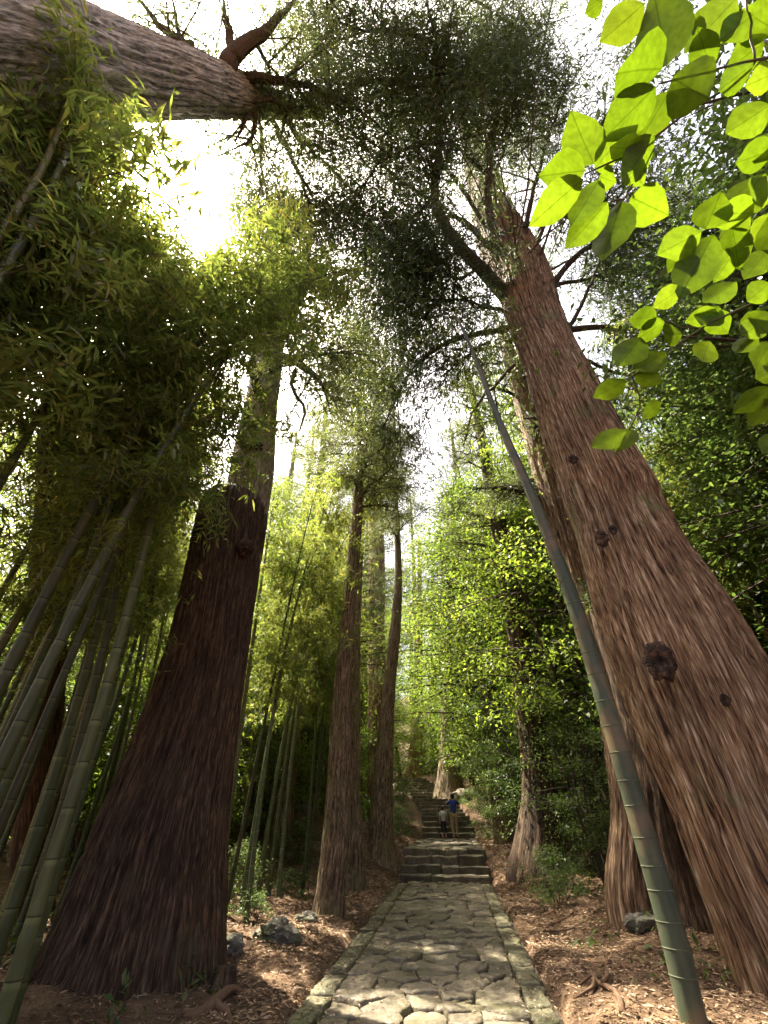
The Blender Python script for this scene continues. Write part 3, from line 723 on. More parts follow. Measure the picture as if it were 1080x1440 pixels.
# ------------------------------------------------------------------ prototypes for repeated plants (moved to their first place later)
def bamboo_proto(k, H=13.0, r0=0.05, bend=2.4, start=4.2, dens=1.0, leaf=(.12, .20)):
    rr = np.random.default_rng(500 + k)
    zz_ = np.linspace(0, 1, 40); bx = bend * zz_ ** 2.8; bz = H * (zz_ - 0.10 * zz_ ** 4); by = 0.25 * np.sin(zz_ * 3 + k)
    C = np.stack([bx, by, bz], 1); C = spline(C, 46 * 6)
    s = np.linspace(0, 1, len(C)); R = r0 * (1 - s) ** 0.75 + 0.006
    s_m = s * H; node = np.abs(((s_m / 0.30) % 1.0) - 0.5)
    R = R * (1 + 0.14 * np.clip((node - 0.46) / 0.04, 0, 1)); C[0, 2] -= .25
    t = thing('bamboo', 'tall bamboo', 'bamboo', (0, 0, 0))
    V, q, tr, uv = tube(C, R, 10)
    link('culm', mesh_np('culm', V, q, tr, M['bamboo'], uv), t)
    lv = Leaves(); parts = []; T = norm(np.gradient(C, axis=0))
    zs = np.arange(start, H * 0.985, 0.30 / dens)
    for z in zs:
        i = int(np.clip(z / H, 0, 1) * (len(C) - 1)); az0 = rr.uniform(0, 6.28)
        for b in range(2):
            az = az0 + b * 1.1 + rr.normal() * .3; f = (z - start) / (H - start)
            ln = rr.uniform(.6, 1.25) * (0.6 + 0.9 * math.sin(min(1, f * 1.15 + .12) * math.pi)); m = 8
            d = np.array([math.cos(az), math.sin(az), rr.uniform(.35, .9)]); u = np.linspace(0, 1, m)[:, None]
            tc = C[i] + d * ln * u + np.array([0, 0, -1.0]) * ln * .75 * u ** 2
            parts.append(tube(tc, np.linspace(.009, .003, m), 3, False))
            nf = int(13 * ln) + 4
            uu = rr.uniform(.18, 1.0, nf); p = np.stack([np.interp(uu, u[:, 0], tc[:, c]) for c in range(3)], 1) + rr.normal(size=(nf, 3)) * .13
            az_ = rr.uniform(0, 6.28, nf); fd = np.stack([np.cos(az_), np.sin(az_), rr.uniform(-.9, .1, nf)], 1)
            for e in range(7):
                dd = norm(fd + rr.normal(size=(nf, 3)) * .62 + np.array([0, 0, -.15])); L = rr.uniform(*leaf, nf)
                nn = np.array([0, 0, 1.0]) + rr.normal(size=(nf, 3)) * .45
                lv.add(p + rr.normal(size=(nf, 3)) * .05, dd, nn, L, L * rr.uniform(.13, .2, nf), np.clip(rr.normal(.45, .17, nf), 0, 1))
    V, q, tr, uv = merge([(a, b, c, d) for a, b, c, d in parts])
    link('branches', mesh_np('branches', V, q, None, M['twig'], uv), t)
    link('foliage', lv.mesh('foliage', M['bleaf']), t)
    return t
BAM = [bamboo_proto(k, H=h, bend=b, start=st) for k, (h, b, st) in enumerate([(13, 2.6, 4.6), (12, 1.6, 5.0), (14, 3.4, 5.2), (11, 2.0, 4.0), (13, 2.8, 7.0)])]

def broad_proto(k, H=7.0, rx=2.2, z0=1.6, nclump=75, per=120, leaf=(.06, .11), mat='eleaf', stems=3, flat=.35, sh=.45, asp=(.32, .45), cat='shrub', stem_r=.05):
    rr = np.random.default_rng(700 + k)
    t = thing('understory_tree', 'understory tree', cat, (0, 0, 0)); parts = []; lv = Leaves()
    tips = []
    for s_ in range(stems):
        az = rr.uniform(0, 6.28); lean = rr.uniform(.05, .22) * H; m = 12; u = np.linspace(0, 1, m)[:, None]
        b0 = np.array([math.cos(az), math.sin(az), 0]) * .12 * (stems > 1)
        C = b0 + np.array([math.cos(az) * lean, math.sin(az) * lean, H * rr.uniform(.75, .95)]) * u + np.array([math.cos(az + 1), math.sin(az + 1), 0]) * .3 * np.sin(u * 4)
        C[0, 2] = -.3; parts.append(tube(C, np.linspace(stem_r, stem_r * .15, m), 7)); tips.append(C)
    for c in range(nclump):
        C = tips[c % stems]; f = rr.uniform(max(.12, z0 / H - .05), 1.0); i = int(f * (len(C) - 1)); az = rr.uniform(0, 6.28)
        prof = math.sin(min(1, max(.02, (f - z0 / H * .6) / (1 - z0 / H * .6))) ** .7 * math.pi * .93) * .85 + .22
        ln = rx * prof * rr.uniform(.35, 1.05); d = np.array([math.cos(az), math.sin(az), rr.uniform(-.05, .45)]); m = 6; u = np.linspace(0, 1, m)[:, None]
        tc = C[i] + d * ln * u + np.array([0, 0, -.22]) * ln * u ** 2
        parts.append(tube(tc, np.linspace(stem_r * .3, .003, m), 4, False))
        n = int(per * rr.uniform(.5, 1.4)); uu = rr.uniform(.35, 1.05, n)
        p = np.stack([np.interp(uu, u[:, 0], tc[:, q_]) for q_ in range(3)], 1) + rr.normal(size=(n, 3)) * np.array([.22, .22, .22 * flat]) * rx / 1.7
        dd = norm(rr.normal(size=(n, 3)) * np.array([1, 1, .45]) + d * .5 + np.array([0, 0, -.35])); L = rr.uniform(*leaf, n)
        nn = np.array([0, 0, 1.0]) + rr.normal(size=(n, 3)) * .4
        lv.add(p, dd, nn, L, L * rr.uniform(*asp, n), np.clip(rr.normal(sh, .17, n), 0, 1))
    V, q, tr, uv = merge([(a, b, c, d) for a, b, c, d in parts])
    link('trunk', mesh_np('trunk', V, q, tr, M['branch'], uv), t)
    link('crown', lv.mesh('crown', M[mat]), t)
    return t
EVG = [broad_proto(0), broad_proto(1, H=6, rx=2.0, z0=1.0, stems=4), broad_proto(2, H=9, rx=2.6, z0=2.4, stems=2, nclump=95)]
YEL = [broad_proto(10, H=11, rx=3.4, z0=3.2, nclump=110, per=130, leaf=(.08, .15), mat='yleaf', stems=2, flat=.3, asp=(.4, .6), stem_r=.11),
       broad_proto(11, H=13, rx=3.8, z0=3.0, nclump=130, per=130, leaf=(.08, .15), mat='yleaf', stems=1, flat=.3, asp=(.4, .6), stem_r=.13)]
SHR = [broad_proto(20, H=1.3, rx=.75, z0=.1, nclump=40, per=60, leaf=(.05, .09), stems=6, stem_r=.012, flat=.7), broad_proto(21, H=.8, rx=.6, z0=.05, nclump=30, per=50, leaf=(.05, .10), stems=5, stem_r=.010, flat=.7)]

def cedar_proto(k, H=24.0, r0=.38, z0=7.0, rx=2.6, lean=.3):
    rr = np.random.default_rng(900 + k)
    t = thing('cedar', 'cedar', 'cedar tree', (0, 0, 0)); u = np.linspace(0, 1, 140)
    C = np.stack([lean * np.sin(u * 2.2 + k) - lean * math.sin(k), lean * .5 * np.sin(u * 3 + 1) - lean * .5 * math.sin(1), -.4 + (H + .4) * u], 1)
    R = r0 * (1 - u) ** .8 + .01
    V, q, tr, uv = tube(C, R, 64, True, bark_disp(50 + k, .035, 22, .8, flare=.35, lobes=6, hflare=.5, r0=.3))
    link('trunk', mesh_np('trunk', V, q, tr, M['cedar_mid'], uv), t)
    lv = Leaves(); parts = []
    z = z0
    while z < H - .4:
        f = (z - z0) / (H - z0); i = int((z + .4) / (H + .4) * 139); az = rr.uniform(0, 6.28)
        ln = rx * (1 - f) ** .75 * rr.uniform(.55, 1.15) + .3; m = 8; uu = np.linspace(0, 1, m)[:, None]
        d = np.array([math.cos(az), math.sin(az), .18])
        tc = C[i] + d * ln * uu + np.array([0, 0, -.25]) * ln * uu ** 2 + np.array([0, 0, .22]) * ln * uu ** 4
        parts.append(tube(tc, np.linspace(.035 * (1 - f) + .012, .006, m), 5, False))
        for b in range(int(3 + ln * 3)):
            g = rr.uniform(.25, 1); p0 = np.array([np.interp(g, uu[:, 0], tc[:, c]) for c in range(3)])
            d2 = norm(d * .6 + rr.normal(size=3) * np.array([.8, .8, .25])); l2 = rr.uniform(.35, .9) * (1.1 - .5 * f)
            tw = p0 + d2 * l2 * uu + np.array([0, 0, -.3]) * l2 * uu ** 2
            strands(lv, tw, int(26 * l2) + 4, rr, (.09, .2), .16, .55, (.1, .95), .02)
        z += rr.uniform(.10, .24)
    V, q, tr, uv = merge([(a, b, c, d) for a, b, c, d in parts])
    link('branches', mesh_np('branches', V, q, None, M['branch'], uv), t)
    link('crown', lv.mesh('crown', M['needle']), t)
    return t
CED = [cedar_proto(0), cedar_proto(1, H=20, r0=.26, z0=8, rx=2.0), cedar_proto(2, H=28, r0=.62, z0=9, rx=3.4)]

USED = {}
def place(proto, name, loc, rz, scale, label, cat, group, tilt=(0, 0), mats=None):
    key = proto.name
    if key not in USED:
        USED[key] = 1; o = proto
        o.location = loc; o.rotation_euler = (tilt[0], tilt[1], rz); o.scale = (scale,) * 3 if not hasattr(scale, '__len__') else scale
        o['label'] = label
        if group: o['group'] = group
    else:
        o = copy_tree(proto, loc, rz, scale, label, group, tilt)
        if not group and 'group' in o: del o['group']
    o['category'] = cat; PLACED.append((o, name)); return o
PLACED = []
def visible(o): pass

# bamboo ----------------------------------------------------------
br = random.Random(5)
def put_bamboo(px, py, D, label, group, sc=None, lean=(0, 0), var=None, rz=None):
    p = at_dist(px, py, D); x, y_ = p[0], p[1]
    sc = sc or br.uniform(.8, 1.15)
    return place(BAM[var if var is not None else br.randrange(4)], 'bamboo', (x, y_, tz(x, y_)), br.uniform(0, 6.28) if rz is None else rz,
                 (sc, sc, sc * br.uniform(.95, 1.15)), label, 'bamboo', group, lean)
LG = 'bamboo culm crowded beside the dark giant cedar, rising from the forest floor'
LGB = 'thin bamboo at the back of the grove by the dark giant cedar'
LGC = 'bamboo whose drooping leaves screen the leaning grey cedar overhead'
left = [(25, 1000, 3.3), (130, 1000, 4.0), (50, 1000, 5.0), (100, 1000, 6.6), (135, 1000, 6.4), (10, 1000, 3.6), (60, 1000, 4.4), (95, 1000, 4.2), (118, 1000, 5.0), (140, 1000, 5.6), (160, 1000, 4.9), (30, 1000, 5.2), (75, 1000, 6.0), (-30, 1000, 4.0), (-70, 1000, 4.6), (-20, 1000, 5.8),
        (45, 1000, 7.2), (110, 1000, 7.4), (150, 1000, 8.4), (190, 1000, 9.2), (205, 1000, 10.5), (170, 1000, 11.5), (130, 1000, 10), (80, 1000, 9), (20, 1000, 8.6), (-60, 1000, 7), (-110, 1000, 5.4), (-100, 1000, 9), (60, 1000, 12), (150, 1000, 14), (215, 1000, 13), (100, 1000, 15)]
for k, (px, py, D) in enumerate(left):
    near = px > 95 and D < 8
    put_bamboo(px, py, D, LG if D < 8 else LGB, 'front bamboo beside the dark giant cedar' if D < 8 else 'back bamboo beside the dark giant cedar', sc=br.uniform(.9, 1.05) if near else br.uniform(.7, 1.0), lean=(br.uniform(-.03, .03), br.uniform(.02, .075) if near else br.uniform(-.05, .03)),
               var=4 if near else br.randrange(4), rz=math.pi + br.uniform(-.7, .7) if px > 40 else br.uniform(-1.3, 1.0))
for x, y_ in [(-5.0, 2.4), (-5.6, 3.2), (-7.4, 2.4), (-8.0, 4.6), (-6.1, 4.4), (-6.8, 5.2), (-8.6, 6.2), (-7.6, 7.2), (-10, 5), (-4.3, 2.1), (-4.7, 2.7), (-4.6, 3.4), (-4.3, 1.5), (-5.5, 2.3)]:
    sc = br.uniform(.9, 1.15) if x > -5.6 else br.uniform(.75, 1.05)
    place(BAM[br.randrange(4)], 'bamboo', (x, y_, tz(x, y_)), math.pi + br.uniform(-1.0, 1.0) if x > -6.2 else br.uniform(0, 6.28), sc, LGC, 'bamboo', 'bamboo screening the leaning grey cedar', (br.uniform(-.05, .04), br.uniform(-.02, .08)))
for k, (x, y_) in enumerate([(-4.9, 3.3), (-5.3, 2.8), (-5.7, 3.7)]):
    sc = br.uniform(1.0, 1.2)
    place(BAM[(1, 0, 4)[k % 3]], 'bamboo', (x, y_, tz(x, y_)), (1 if k % 2 else -1) * math.pi / 2 + br.uniform(-.5, .5), sc, LGC, 'bamboo', 'bamboo screening the leaning grey cedar', (br.uniform(-.03, .03), br.uniform(-.04, .02)))
for k, (x, y_) in enumerate([(-3.7, 2.6), (-3.95, 3.2), (-2.95, 1.8), (-3.9, 1.9), (-3.15, 1.45), (-2.75, 2.0)]):
    sc = br.uniform(.92, 1.08)
    place(BAM[(1, 4, 0)[k % 3]], 'bamboo', (x, y_, tz(x, y_)), math.pi + br.uniform(-.7, .7), sc, LGC, 'bamboo', 'bamboo screening the leaning grey cedar', (br.uniform(-.03, .03), br.uniform(.0, .04)))
for px, D in [(40, 6.4), (70, 6.9), (95, 7.6), (118, 7.1), (132, 7.4), (165, 8.4), (186, 9.0), (205, 9.8), (150, 9.0), (110, 8.6)]:
    put_bamboo(px, 1000, D, LGB if D > 7.5 else LG, 'back bamboo beside the dark giant cedar' if D > 7.5 else 'front bamboo beside the dark giant cedar', sc=br.uniform(.62, .8), lean=(br.uniform(-.04, .04), br.uniform(-.03, .05)), var=4, rz=math.pi + br.uniform(-.7, .7))
MG = 'slender bamboo standing between the dark giant cedar and the stone stairway'
for k, (px, D) in enumerate([(318, 9.2), (330, 9.8), (346, 10.2), (362, 9.6), (372, 11), (385, 12), (398, 11.4), (408, 13), (420, 12.4), (432, 14), (352, 13), (338, 14.5), (376, 15), (440, 17), (415, 18), (455, 20), (395, 20)]):
    put_bamboo(px, 1200, D, MG, 'slender bamboo behind the dark giant cedar', sc=br.uniform(.7, .95), lean=(br.uniform(-.03, .03), br.uniform(-.04, .05)))
RG = 'slanting bamboo in the grove behind the reddish giant cedar'
for k, (px, D) in enumerate([(1010, 9), (1035, 9.6), (1060, 9), (1080, 10.4), (1100, 8.4), (1130, 9.4), (1165, 8.8), (990, 12), (1020, 13), (1050, 13.5), (1200, 10), (1120, 12.5)]):
    put_bamboo(px, 950, D, RG, 'bamboo grove behind the reddish giant cedar', sc=br.uniform(.85, 1.1), lean=(br.uniform(-.04, .04), br.uniform(-.06, .04)))
FG = 'background bamboo far up the slope among the trees'
for k in range(26):
    D = br.uniform(19, 40); x = br.choice([-1, 1]) * br.uniform(3.5, 16) + float(path_x(D))
    place(BAM[br.randrange(4)], 'bamboo', (x, D, tz(x, D)), br.uniform(0, 6.28), br.uniform(.85, 1.2), FG, 'bamboo', 'background bamboo up the slope')

# the single thick culm by the path ---------------------------------
def front_bamboo():
    rows = [(1440, 959, 995), (1300, 925, 960), (1150, 884, 914), (1000, 842, 868), (850, 797, 818), (720, 750, 765), (620, 708, 719), (560, 685, 693), (500, 664, 670)]
    sp_ = trunk_from_rows(rows, 5.5); base = base_of(sp_)
    t = thing('bamboo', 'single thick blue-green bamboo standing in leaf litter by the path', 'bamboo', base)
    top = at_dist(640, 440, 5.5); sp_.append((*top, .02)); S = spline(np.array(shift(sp_, base)), 260)
    V, q, tr, uv = tube(S[:, :3], S[:, 3], 20); culm = link('culm', mesh_np('culm', V, q, tr, M['bamboo_front'], uv), t)
    s = np.concatenate([[0], np.cumsum(np.linalg.norm(np.diff(S[:, :3], axis=0), axis=1))]); z = .75
    step = .17
    while z < s[-1] - .5:
        i = int(np.searchsorted(s, z)); T = norm(S[min(i + 1, 259), :3] - S[i - 1, :3]); r = S[i, 3]
        C = S[i, :3] + T * np.array([-.009, -.004, 0, .004, .009])[:, None]
        V, q, tr, uv = tube(C, np.array([.98, 1.025, 1.035, 1.02, .97]) * r, 20, False)
        link('node', mesh_np('node', V, q, None, M['bamboo_node'], uv), culm); z += step; step = min(.34, step + .012)
    lv = Leaves(); rr = np.random.default_rng(77)
    for k in range(10):
        i = int(rr.uniform(.66, .99) * 259); a = S[i, :3] + np.array(base); d = norm(rr.normal(size=3) * np.array([1, 1, .3]) + np.array([0, 0, .5]))
        o, C = limb(t, base, [a, a + d * .8, a + d * 1.4 + np.array([0, 0, -.35])], .012, .004, .05, 'twig', None, seed=400 + k, seg=5)
        nf = 26; uu = rr.uniform(.2, 1, nf) * (len(C) - 1); p = C[uu.astype(int)] + rr.normal(size=(nf, 3)) * .12
        for e in range(6):
            L = rr.uniform(.1, .16, nf); lv.add(p + rr.normal(size=(nf, 3)) * .05, rr.normal(size=(nf, 3)) * .7 + np.array([0, 0, -.5]), np.array([0, 0, 1.]) + rr.normal(size=(nf, 3)) * .4, L, L * .17, np.clip(rr.normal(.4, .15, nf), 0, 1))
    link('foliage', lv.mesh('foliage', M['bleaf']), t)
front_bamboo()

# ------------------------------------------------------------------ the single cedars along the path
def cedar_single(rows, D, label, mat, seed, name='cedar_tree', seg=90, flare=.25, twig_rows=None, nl=14, lv_sh=(.2, .9), crown=True, lean_top=None, ztop=None, limb_len=(1.2, 2.6), amp=.035, dens=34):
    sp_ = trunk_from_rows(rows, D); base = base_of(sp_)
    t = thing(name, label, 'cedar tree', base)
    o, S = build_trunk('trunk', shift(sp_, base), M[mat], t, int(seg * .8), .13, bark_disp(seed, amp, max(16, seg // 5), .8, flare=flare, lobes=6, hflare=.5, r0=.4))
    rr = np.random.default_rng(seed); lv = Leaves()
    zmax = S[-1, 2]; z_lo = ztop if ztop is not None else zmax * .45
    for k in range(nl):
        z = z_lo + (zmax - z_lo) * (k + rr.uniform(0, 1)) / nl; i = min(len(S) - 2, int(np.searchsorted(S[:, 2], z))); az = rr.uniform(0, 6.28)
        f = (z - z_lo) / (zmax - z_lo); ln = rr.uniform(*limb_len) * (1 - .65 * f)
        d = np.array([math.cos(az), math.sin(az), .25]); a = S[i, :3] + np.array(base)
        limb(t, base, [a, a + d * ln * .5, a + d * ln + np.array([0, 0, -.15 * ln])], max(.025, S[i, 3] * .22), .01, .1, leaves=lv if crown else None, seed=seed * 10 + k,
             twigs=int(7 + ln * 3), twig_len=(.4, 1.1), start=.2, dens=dens, spread=.16, strip=(.09, .2), sh=lv_sh, hang=.5, wide=.02, seg=6)
    if crown and lv.count(): link('crown', lv.mesh('crown', M['needle']), t)
    return t
cedar_single([(1287, 438, 484), (1240, 447, 485), (1138, 458, 491), (1040, 464, 492), (940, 472, 493), (840, 483, 502), (740, 493, 509), (640, 502, 511), (560, 502, 508), (500, 503, 507), (455, 504, 506)], 10.8,
             'slim brown cedar standing in leaf litter nearest the paving edge', 'cedar_mid', 60, nl=46, ztop=9.0, limb_len=(1.4, 2.6), dens=44)
cedar_single([(1232, 479, 514), (1138, 484, 507), (1040, 487, 507), (940, 490, 506), (840, 494, 508), (740, 502, 513), (660, 508, 516), (600, 512, 518)], 14.0,
             'slim shaded cedar standing close behind another slim cedar', 'cedar_mid', 61, nl=18, ztop=10.5, limb_len=(1.2, 2.4))
cedar_single([(1204, 518, 553), (1160, 521, 552), (1099, 525, 552), (1007, 535, 554), (940, 542, 558), (893, 547, 563), (807, 555, 565), (707, 553, 560), (640, 552, 557), (560, 552, 555), (510, 552, 554)], 16.8,
             'yellowish-brown cedar rooted beside the lowest stone steps', 'cedar_mid', 62, nl=30, ztop=10.5, limb_len=(1.4, 2.8))
cedar_single([(1140, 516, 546), (1000, 518, 545), (907, 518, 541), (840, 517, 541), (780, 519, 541), (720, 518, 538), (640, 520, 534), (560, 521, 530), (500, 522, 526)], 25.0,
             'thick red-barked cedar with broken stubs behind the slim cedars', 'cedar_red', 63, seg=120, nl=34, ztop=17, limb_len=(2, 4.2), amp=.05)
cedar_single([(1091, 570, 597), (1040, 577, 594), (950, 583, 594), (850, 586, 594), (760, 587, 592)], 43.0, 'broad cedar with sunlit roots at the head of the stairway', 'cedar_red', 64, nl=14, ztop=14, flare=.5)
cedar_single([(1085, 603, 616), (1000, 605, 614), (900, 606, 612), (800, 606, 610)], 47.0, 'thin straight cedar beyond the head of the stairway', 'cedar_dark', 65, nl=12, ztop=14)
cedar_single([(1114, 613, 652), (1060, 619, 645), (990, 623, 640), (900, 628, 641), (800, 632, 641), (700, 634, 640)], 34.0, 'mossy old cedar with spreading roots beside the upper steps', 'cedar_mid', 66, nl=14, ztop=13, flare=.5, seg=110)
cedar_single([(1146, 683, 716), (1080, 686, 712), (1000, 684, 706), (900, 680, 698), (800, 672, 686)], 28.5, 'mossy cedar half hidden by evergreen leaves past the people', 'cedar_mid', 67, nl=12, ztop=12)
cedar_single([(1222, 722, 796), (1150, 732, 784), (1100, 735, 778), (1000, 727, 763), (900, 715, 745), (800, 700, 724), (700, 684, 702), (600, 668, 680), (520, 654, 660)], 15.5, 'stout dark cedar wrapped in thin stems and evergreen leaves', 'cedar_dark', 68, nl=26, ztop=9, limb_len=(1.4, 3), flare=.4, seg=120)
cedar_single([(1258, 856, 920), (1150, 862, 908), (1050, 852, 900), (960, 838, 888), (850, 803, 852), (740, 772, 815), (660, 750, 786), (580, 728, 758), (520, 712, 734), (460, 698, 710)], 9.6, 'brown cedar standing just behind the single thick bamboo', 'cedar_red', 69, nl=18, ztop=8, seg=130, amp=.045)
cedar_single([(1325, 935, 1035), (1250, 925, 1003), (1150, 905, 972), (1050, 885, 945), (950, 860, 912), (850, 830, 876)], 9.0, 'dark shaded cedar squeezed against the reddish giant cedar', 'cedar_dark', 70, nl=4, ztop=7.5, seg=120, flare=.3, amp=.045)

def bent_trunk(pts, rad, label, mat, name='dead_trunk', seed=1):
    sp_ = [(*p, r) for p, r in zip(pts, rad)]; base = base_of(sp_); t = thing(name, label, 'tree trunk', base)
    build_trunk('trunk', shift(sp_, base), M[mat], t, 36, .14, bark_disp(seed, .025, 12, .8, r0=.2)); return t
g = (-5.6, 9.6); bent_trunk([(g[0], g[1], tz(*g) - .4), tuple(at_height(80, 640, 6.5)), tuple(at_height(90, 470, 9.4)), tuple(at_height(98, 330, 11.3)), tuple(at_height(98, 190, 13)), tuple(at_height(85, 90, 14.5))],
                            [.3, .24, .2, .2, .18, .1], 'dark leafy trunk bending up through the bamboo foliage', 'cedar_dark', seed=4)
g = (-8.6, 2.2); bent_trunk([(g[0], g[1], tz(*g) - .4), tuple(at_height(-160, 260, 7.4)), tuple(at_height(-40, 212, 9.3)), tuple(at_height(75, 216, 11.3)), tuple(at_height(150, 230, 13))],
                            [.3, .26, .22, .16, .05], 'pale bare trunk slanting over the bamboo grove', 'cedar_grey', seed=6)

# ------------------------------------------------------------------ understory, hill trees
vr = random.Random(21)
def put(proto_list, name, x, y_, sc, label, cat, group, k=None, rz=None):
    pr = proto_list[k if k is not None else vr.randrange(len(proto_list))]
    return place(pr, name, (x, y_, tz(x, y_)), vr.uniform(0, 6.28) if rz is None else rz, sc, label, cat, group)
for x, y_, sc, k in [(4.9, 12.4, .8, 1), (5.4, 14.6, 1.0, 0), (4.7, 17.5, .9, 1), (6.2, 18.5, 1.15, 2), (5.3, 21.5, 1.0, 0), (7.0, 13.0, 1.1, 2), (7.8, 16.5, 1.2, 2), (6.4, 24.5, 1.1, 0), (7.2, 29.0, 1.2, 2), (6.0, 33, 1.1, 0), (8.6, 10.5, 1.0, 0), (6.2, 10.9, .8, 1)]:
    put(EVG, 'evergreen_tree', x, y_, sc, 'glossy evergreen understory tree on the bank where the stout dark cedar stands', 'evergreen tree', 'evergreen trees on the bank of the stout dark cedar', k)
for x, y_, sc, k in [(-2.6, 18, .8, 1), (-3.6, 15.5, .8, 0), (-4.6, 21, 1.1, 2), (-2.2, 23.5, .9, 0), (-1.2, 29.5, .9, 1), (-5.5, 12.5, .9, 1), (-6.5, 17, 1.1, 2), (-3.6, 27, 1.1, 0), (-.2, 34, 1.0, 2), (-8.5, 10.5, 1.0, 0)]:
    put(EVG, 'evergreen_tree', x, y_, sc, 'dim evergreen understory tree among the slender bamboo', 'evergreen tree', 'evergreen trees among the slender bamboo', k)
for x, y_, sc, k in [(6.2, 13.0, (1.2, 1.2, 1.5), 0), (6.2, 16.4, (1.3, 1.3, 1.65), 1), (6.8, 20.5, (1.4, 1.4, 1.9), 0), (4.9, 22.5, (.9, .9, 1.6), 1), (5.6, 25.5, 1.5, 1), (-3.0, 19.5, 1.3, 0), (8.2, 27.5, 1.4, 0), (6.2, 36, 1.3, 1), (10.5, 22, 1.4, 1), (-1.8, 32.5, 1.1, 0), (-4.5, 30, 1.3, 1), (-1.0, 41, 1.2, 0), (4.4, 46, 1.2, 1), (9, 42, 1.4, 0)]:
    put(YEL, 'spring_tree', x, y_, sc, 'bright yellow-green broadleaf tree rising behind the stairway', 'broadleaf tree', 'yellow-green trees behind the stairway', k)
for x, y_, sc, k in [(-14, 16, 1.2, 1), (-9.5, 20.5, 1.1, 0), (-15, 20, 1.3, 0), (-17, 11, 1.3, 1), (-10.5, 25, 1.3, 1), (-19, 28, 1.4, 0)]:
    put(YEL, 'spring_tree', x, y_, sc, 'bright green broadleaf tree glowing behind the bamboo grove', 'broadleaf tree', 'bright trees behind the bamboo grove', k)
LOW = [broad_proto(40, H=6, rx=2.6, z0=.4, nclump=90, per=110, leaf=(.09, .16), mat='yleaf', stems=4, flat=.4, asp=(.35, .55), stem_r=.05)]
for x, y_, sc in [(-6.2, 11.5, .8), (-7.5, 13.5, 1.0), (-5.2, 14.5, .9), (-9.5, 10.5, 1.0), (-8.5, 16.5, 1.2), (-5.8, 18.5, 1.1), (-11.5, 13, 1.2), (-3.4, 16.6, .7), (-2.6, 20.5, .9), (-4.0, 24, 1.1), (-10, 7.8, .9), (-13, 9.5, 1.2), (-1.0, 26, .9), (-7, 22, 1.2)]:
    put(LOW, 'understory_shrub', x, y_, sc, 'bushy light-green understory shrub seen between the bamboo culms', 'shrub', 'bright understory shrubs between the bamboo')
for x, y_, sc in [(9.5, 11, 1.0), (8.2, 13.5, 1.0), (11, 14, 1.2), (10.5, 8.5, 1.0), (6.8, 22, 1.0), (7.5, 32, 1.2), (4.6, 40.5, 1.0), (-.6, 44, 1.0), (6.4, 45, 1.1), (1.0, 50, 1.2), (4, 52, 1.2)]:
    put(LOW, 'understory_shrub', x, y_, sc, 'bushy light-green shrub on the slope beyond the reddish giant cedar and stairway', 'shrub', 'bright shrubs up the slope')
DRK = [broad_proto(30, H=17, rx=4.6, z0=5.5, nclump=210, per=115, leaf=(.11, .19), mat='eleaf', stems=1, flat=.32, asp=(.35, .5), stem_r=.2, sh=.4)]
for x, y_, sc in [(9.4, 3.2, 1.1), (8.8, .4, 1.05), (11.2, 1.2, 1.1), (9.2, 8.0, 1.0), (11.0, 4.8, 1.05), (9.0, 5.6, .9), (8.2, 10.4, .9), (9.4, 13.5, 1.05), (14.5, 10.5, 1.1), (9.8, -2, 1.0), (13, 16, 1.1)]:
    put(DRK, 'canopy_tree', x, y_, sc, 'dense dark-leaved canopy tree behind the reddish giant cedar', 'broadleaf tree', 'dark canopy trees behind the reddish giant cedar', 0)
for x, y_, sc in [(9.0, 15.2, 1.15), (9.2, 19.5, 1.3)]:
    put(DRK, 'canopy_tree', x, y_, sc, 'tall dark-leaved tree leaning over the stairway from the evergreen bank', 'broadleaf tree', 'tall dark trees on the evergreen bank', 0)
for k, (x, y_) in enumerate([(-3.2, 16.4), (-4.4, 19.6), (4.9, 21.5), (-1.6, 21.5), (-3.5, 34), (-7, 27), (-9.5, 33), (10.5, 31), (13, 26), (7.5, 48), (-2.5, 48), (-6.5, 42), (3.2, 55), (12, 40), (-14, 24), (15, 20), (-16, 36), (17, 34), (-11, 45), (-22, 18), (21, 16), (0.2, 62), (9, 60), (-8, 58), (16, 50), (-18, 52)]):
    put(CED, 'cedar_tree', x, y_, vr.uniform(.85, 1.15), 'tall background cedar in the forest beyond the stairway', 'cedar tree', 'background cedars up the slope', k % 3)
for k in range(70):
    a = vr.uniform(-1.15, 1.15); d = vr.uniform(30, 80); x = math.sin(a) * d; y_ = math.cos(a) * d
    if abs(x - float(path_x(y_))) < 3.0 and y_ < 42: continue
    put(YEL if k % 3 else CED, 'distant_tree', x, y_, vr.uniform(1.1, 1.7), 'far forest tree high on the wooded slope', 'tree', 'far trees on the wooded slope')
for x, y_, sc, k in [(3.55, 11.7, .8, 0), (3.9, 12.3, .7, 1), (4.7, 9.3, .6, 1), (5.2, 10.2, .8, 0), (-1.9, 12.4, .6, 1), (-2.9, 11.2, .8, 0), (-2.3, 14.8, .9, 0), (-2.2, 9.8, .5, 1), (5.0, 15.6, .9, 0), (4.6, 23, 1.0, 0), (.4, 20.5, .9, 0), (-.2, 24, 1.1, 0), (.8, 28.5, 1.0, 0), (1.0, 33, 1.0, 1), (5.2, 30, 1.0, 0), (-3.9, 9.9, .8, 0), (-4.6, 6.2, .7, 1), (-3.9, 8.9, .6, 0), (5.6, 38, 1.2, 0), (3.8, 43, 1.1, 0), (.4, 38.6, 1.1, 0)]:
    put(SHR, 'shrub', x, y_, sc, 'low leafy evergreen shrub on the litter-covered forest floor', 'shrub', 'low shrubs on the forest floor', k)
for o, nm in PLACED: o.name = nm

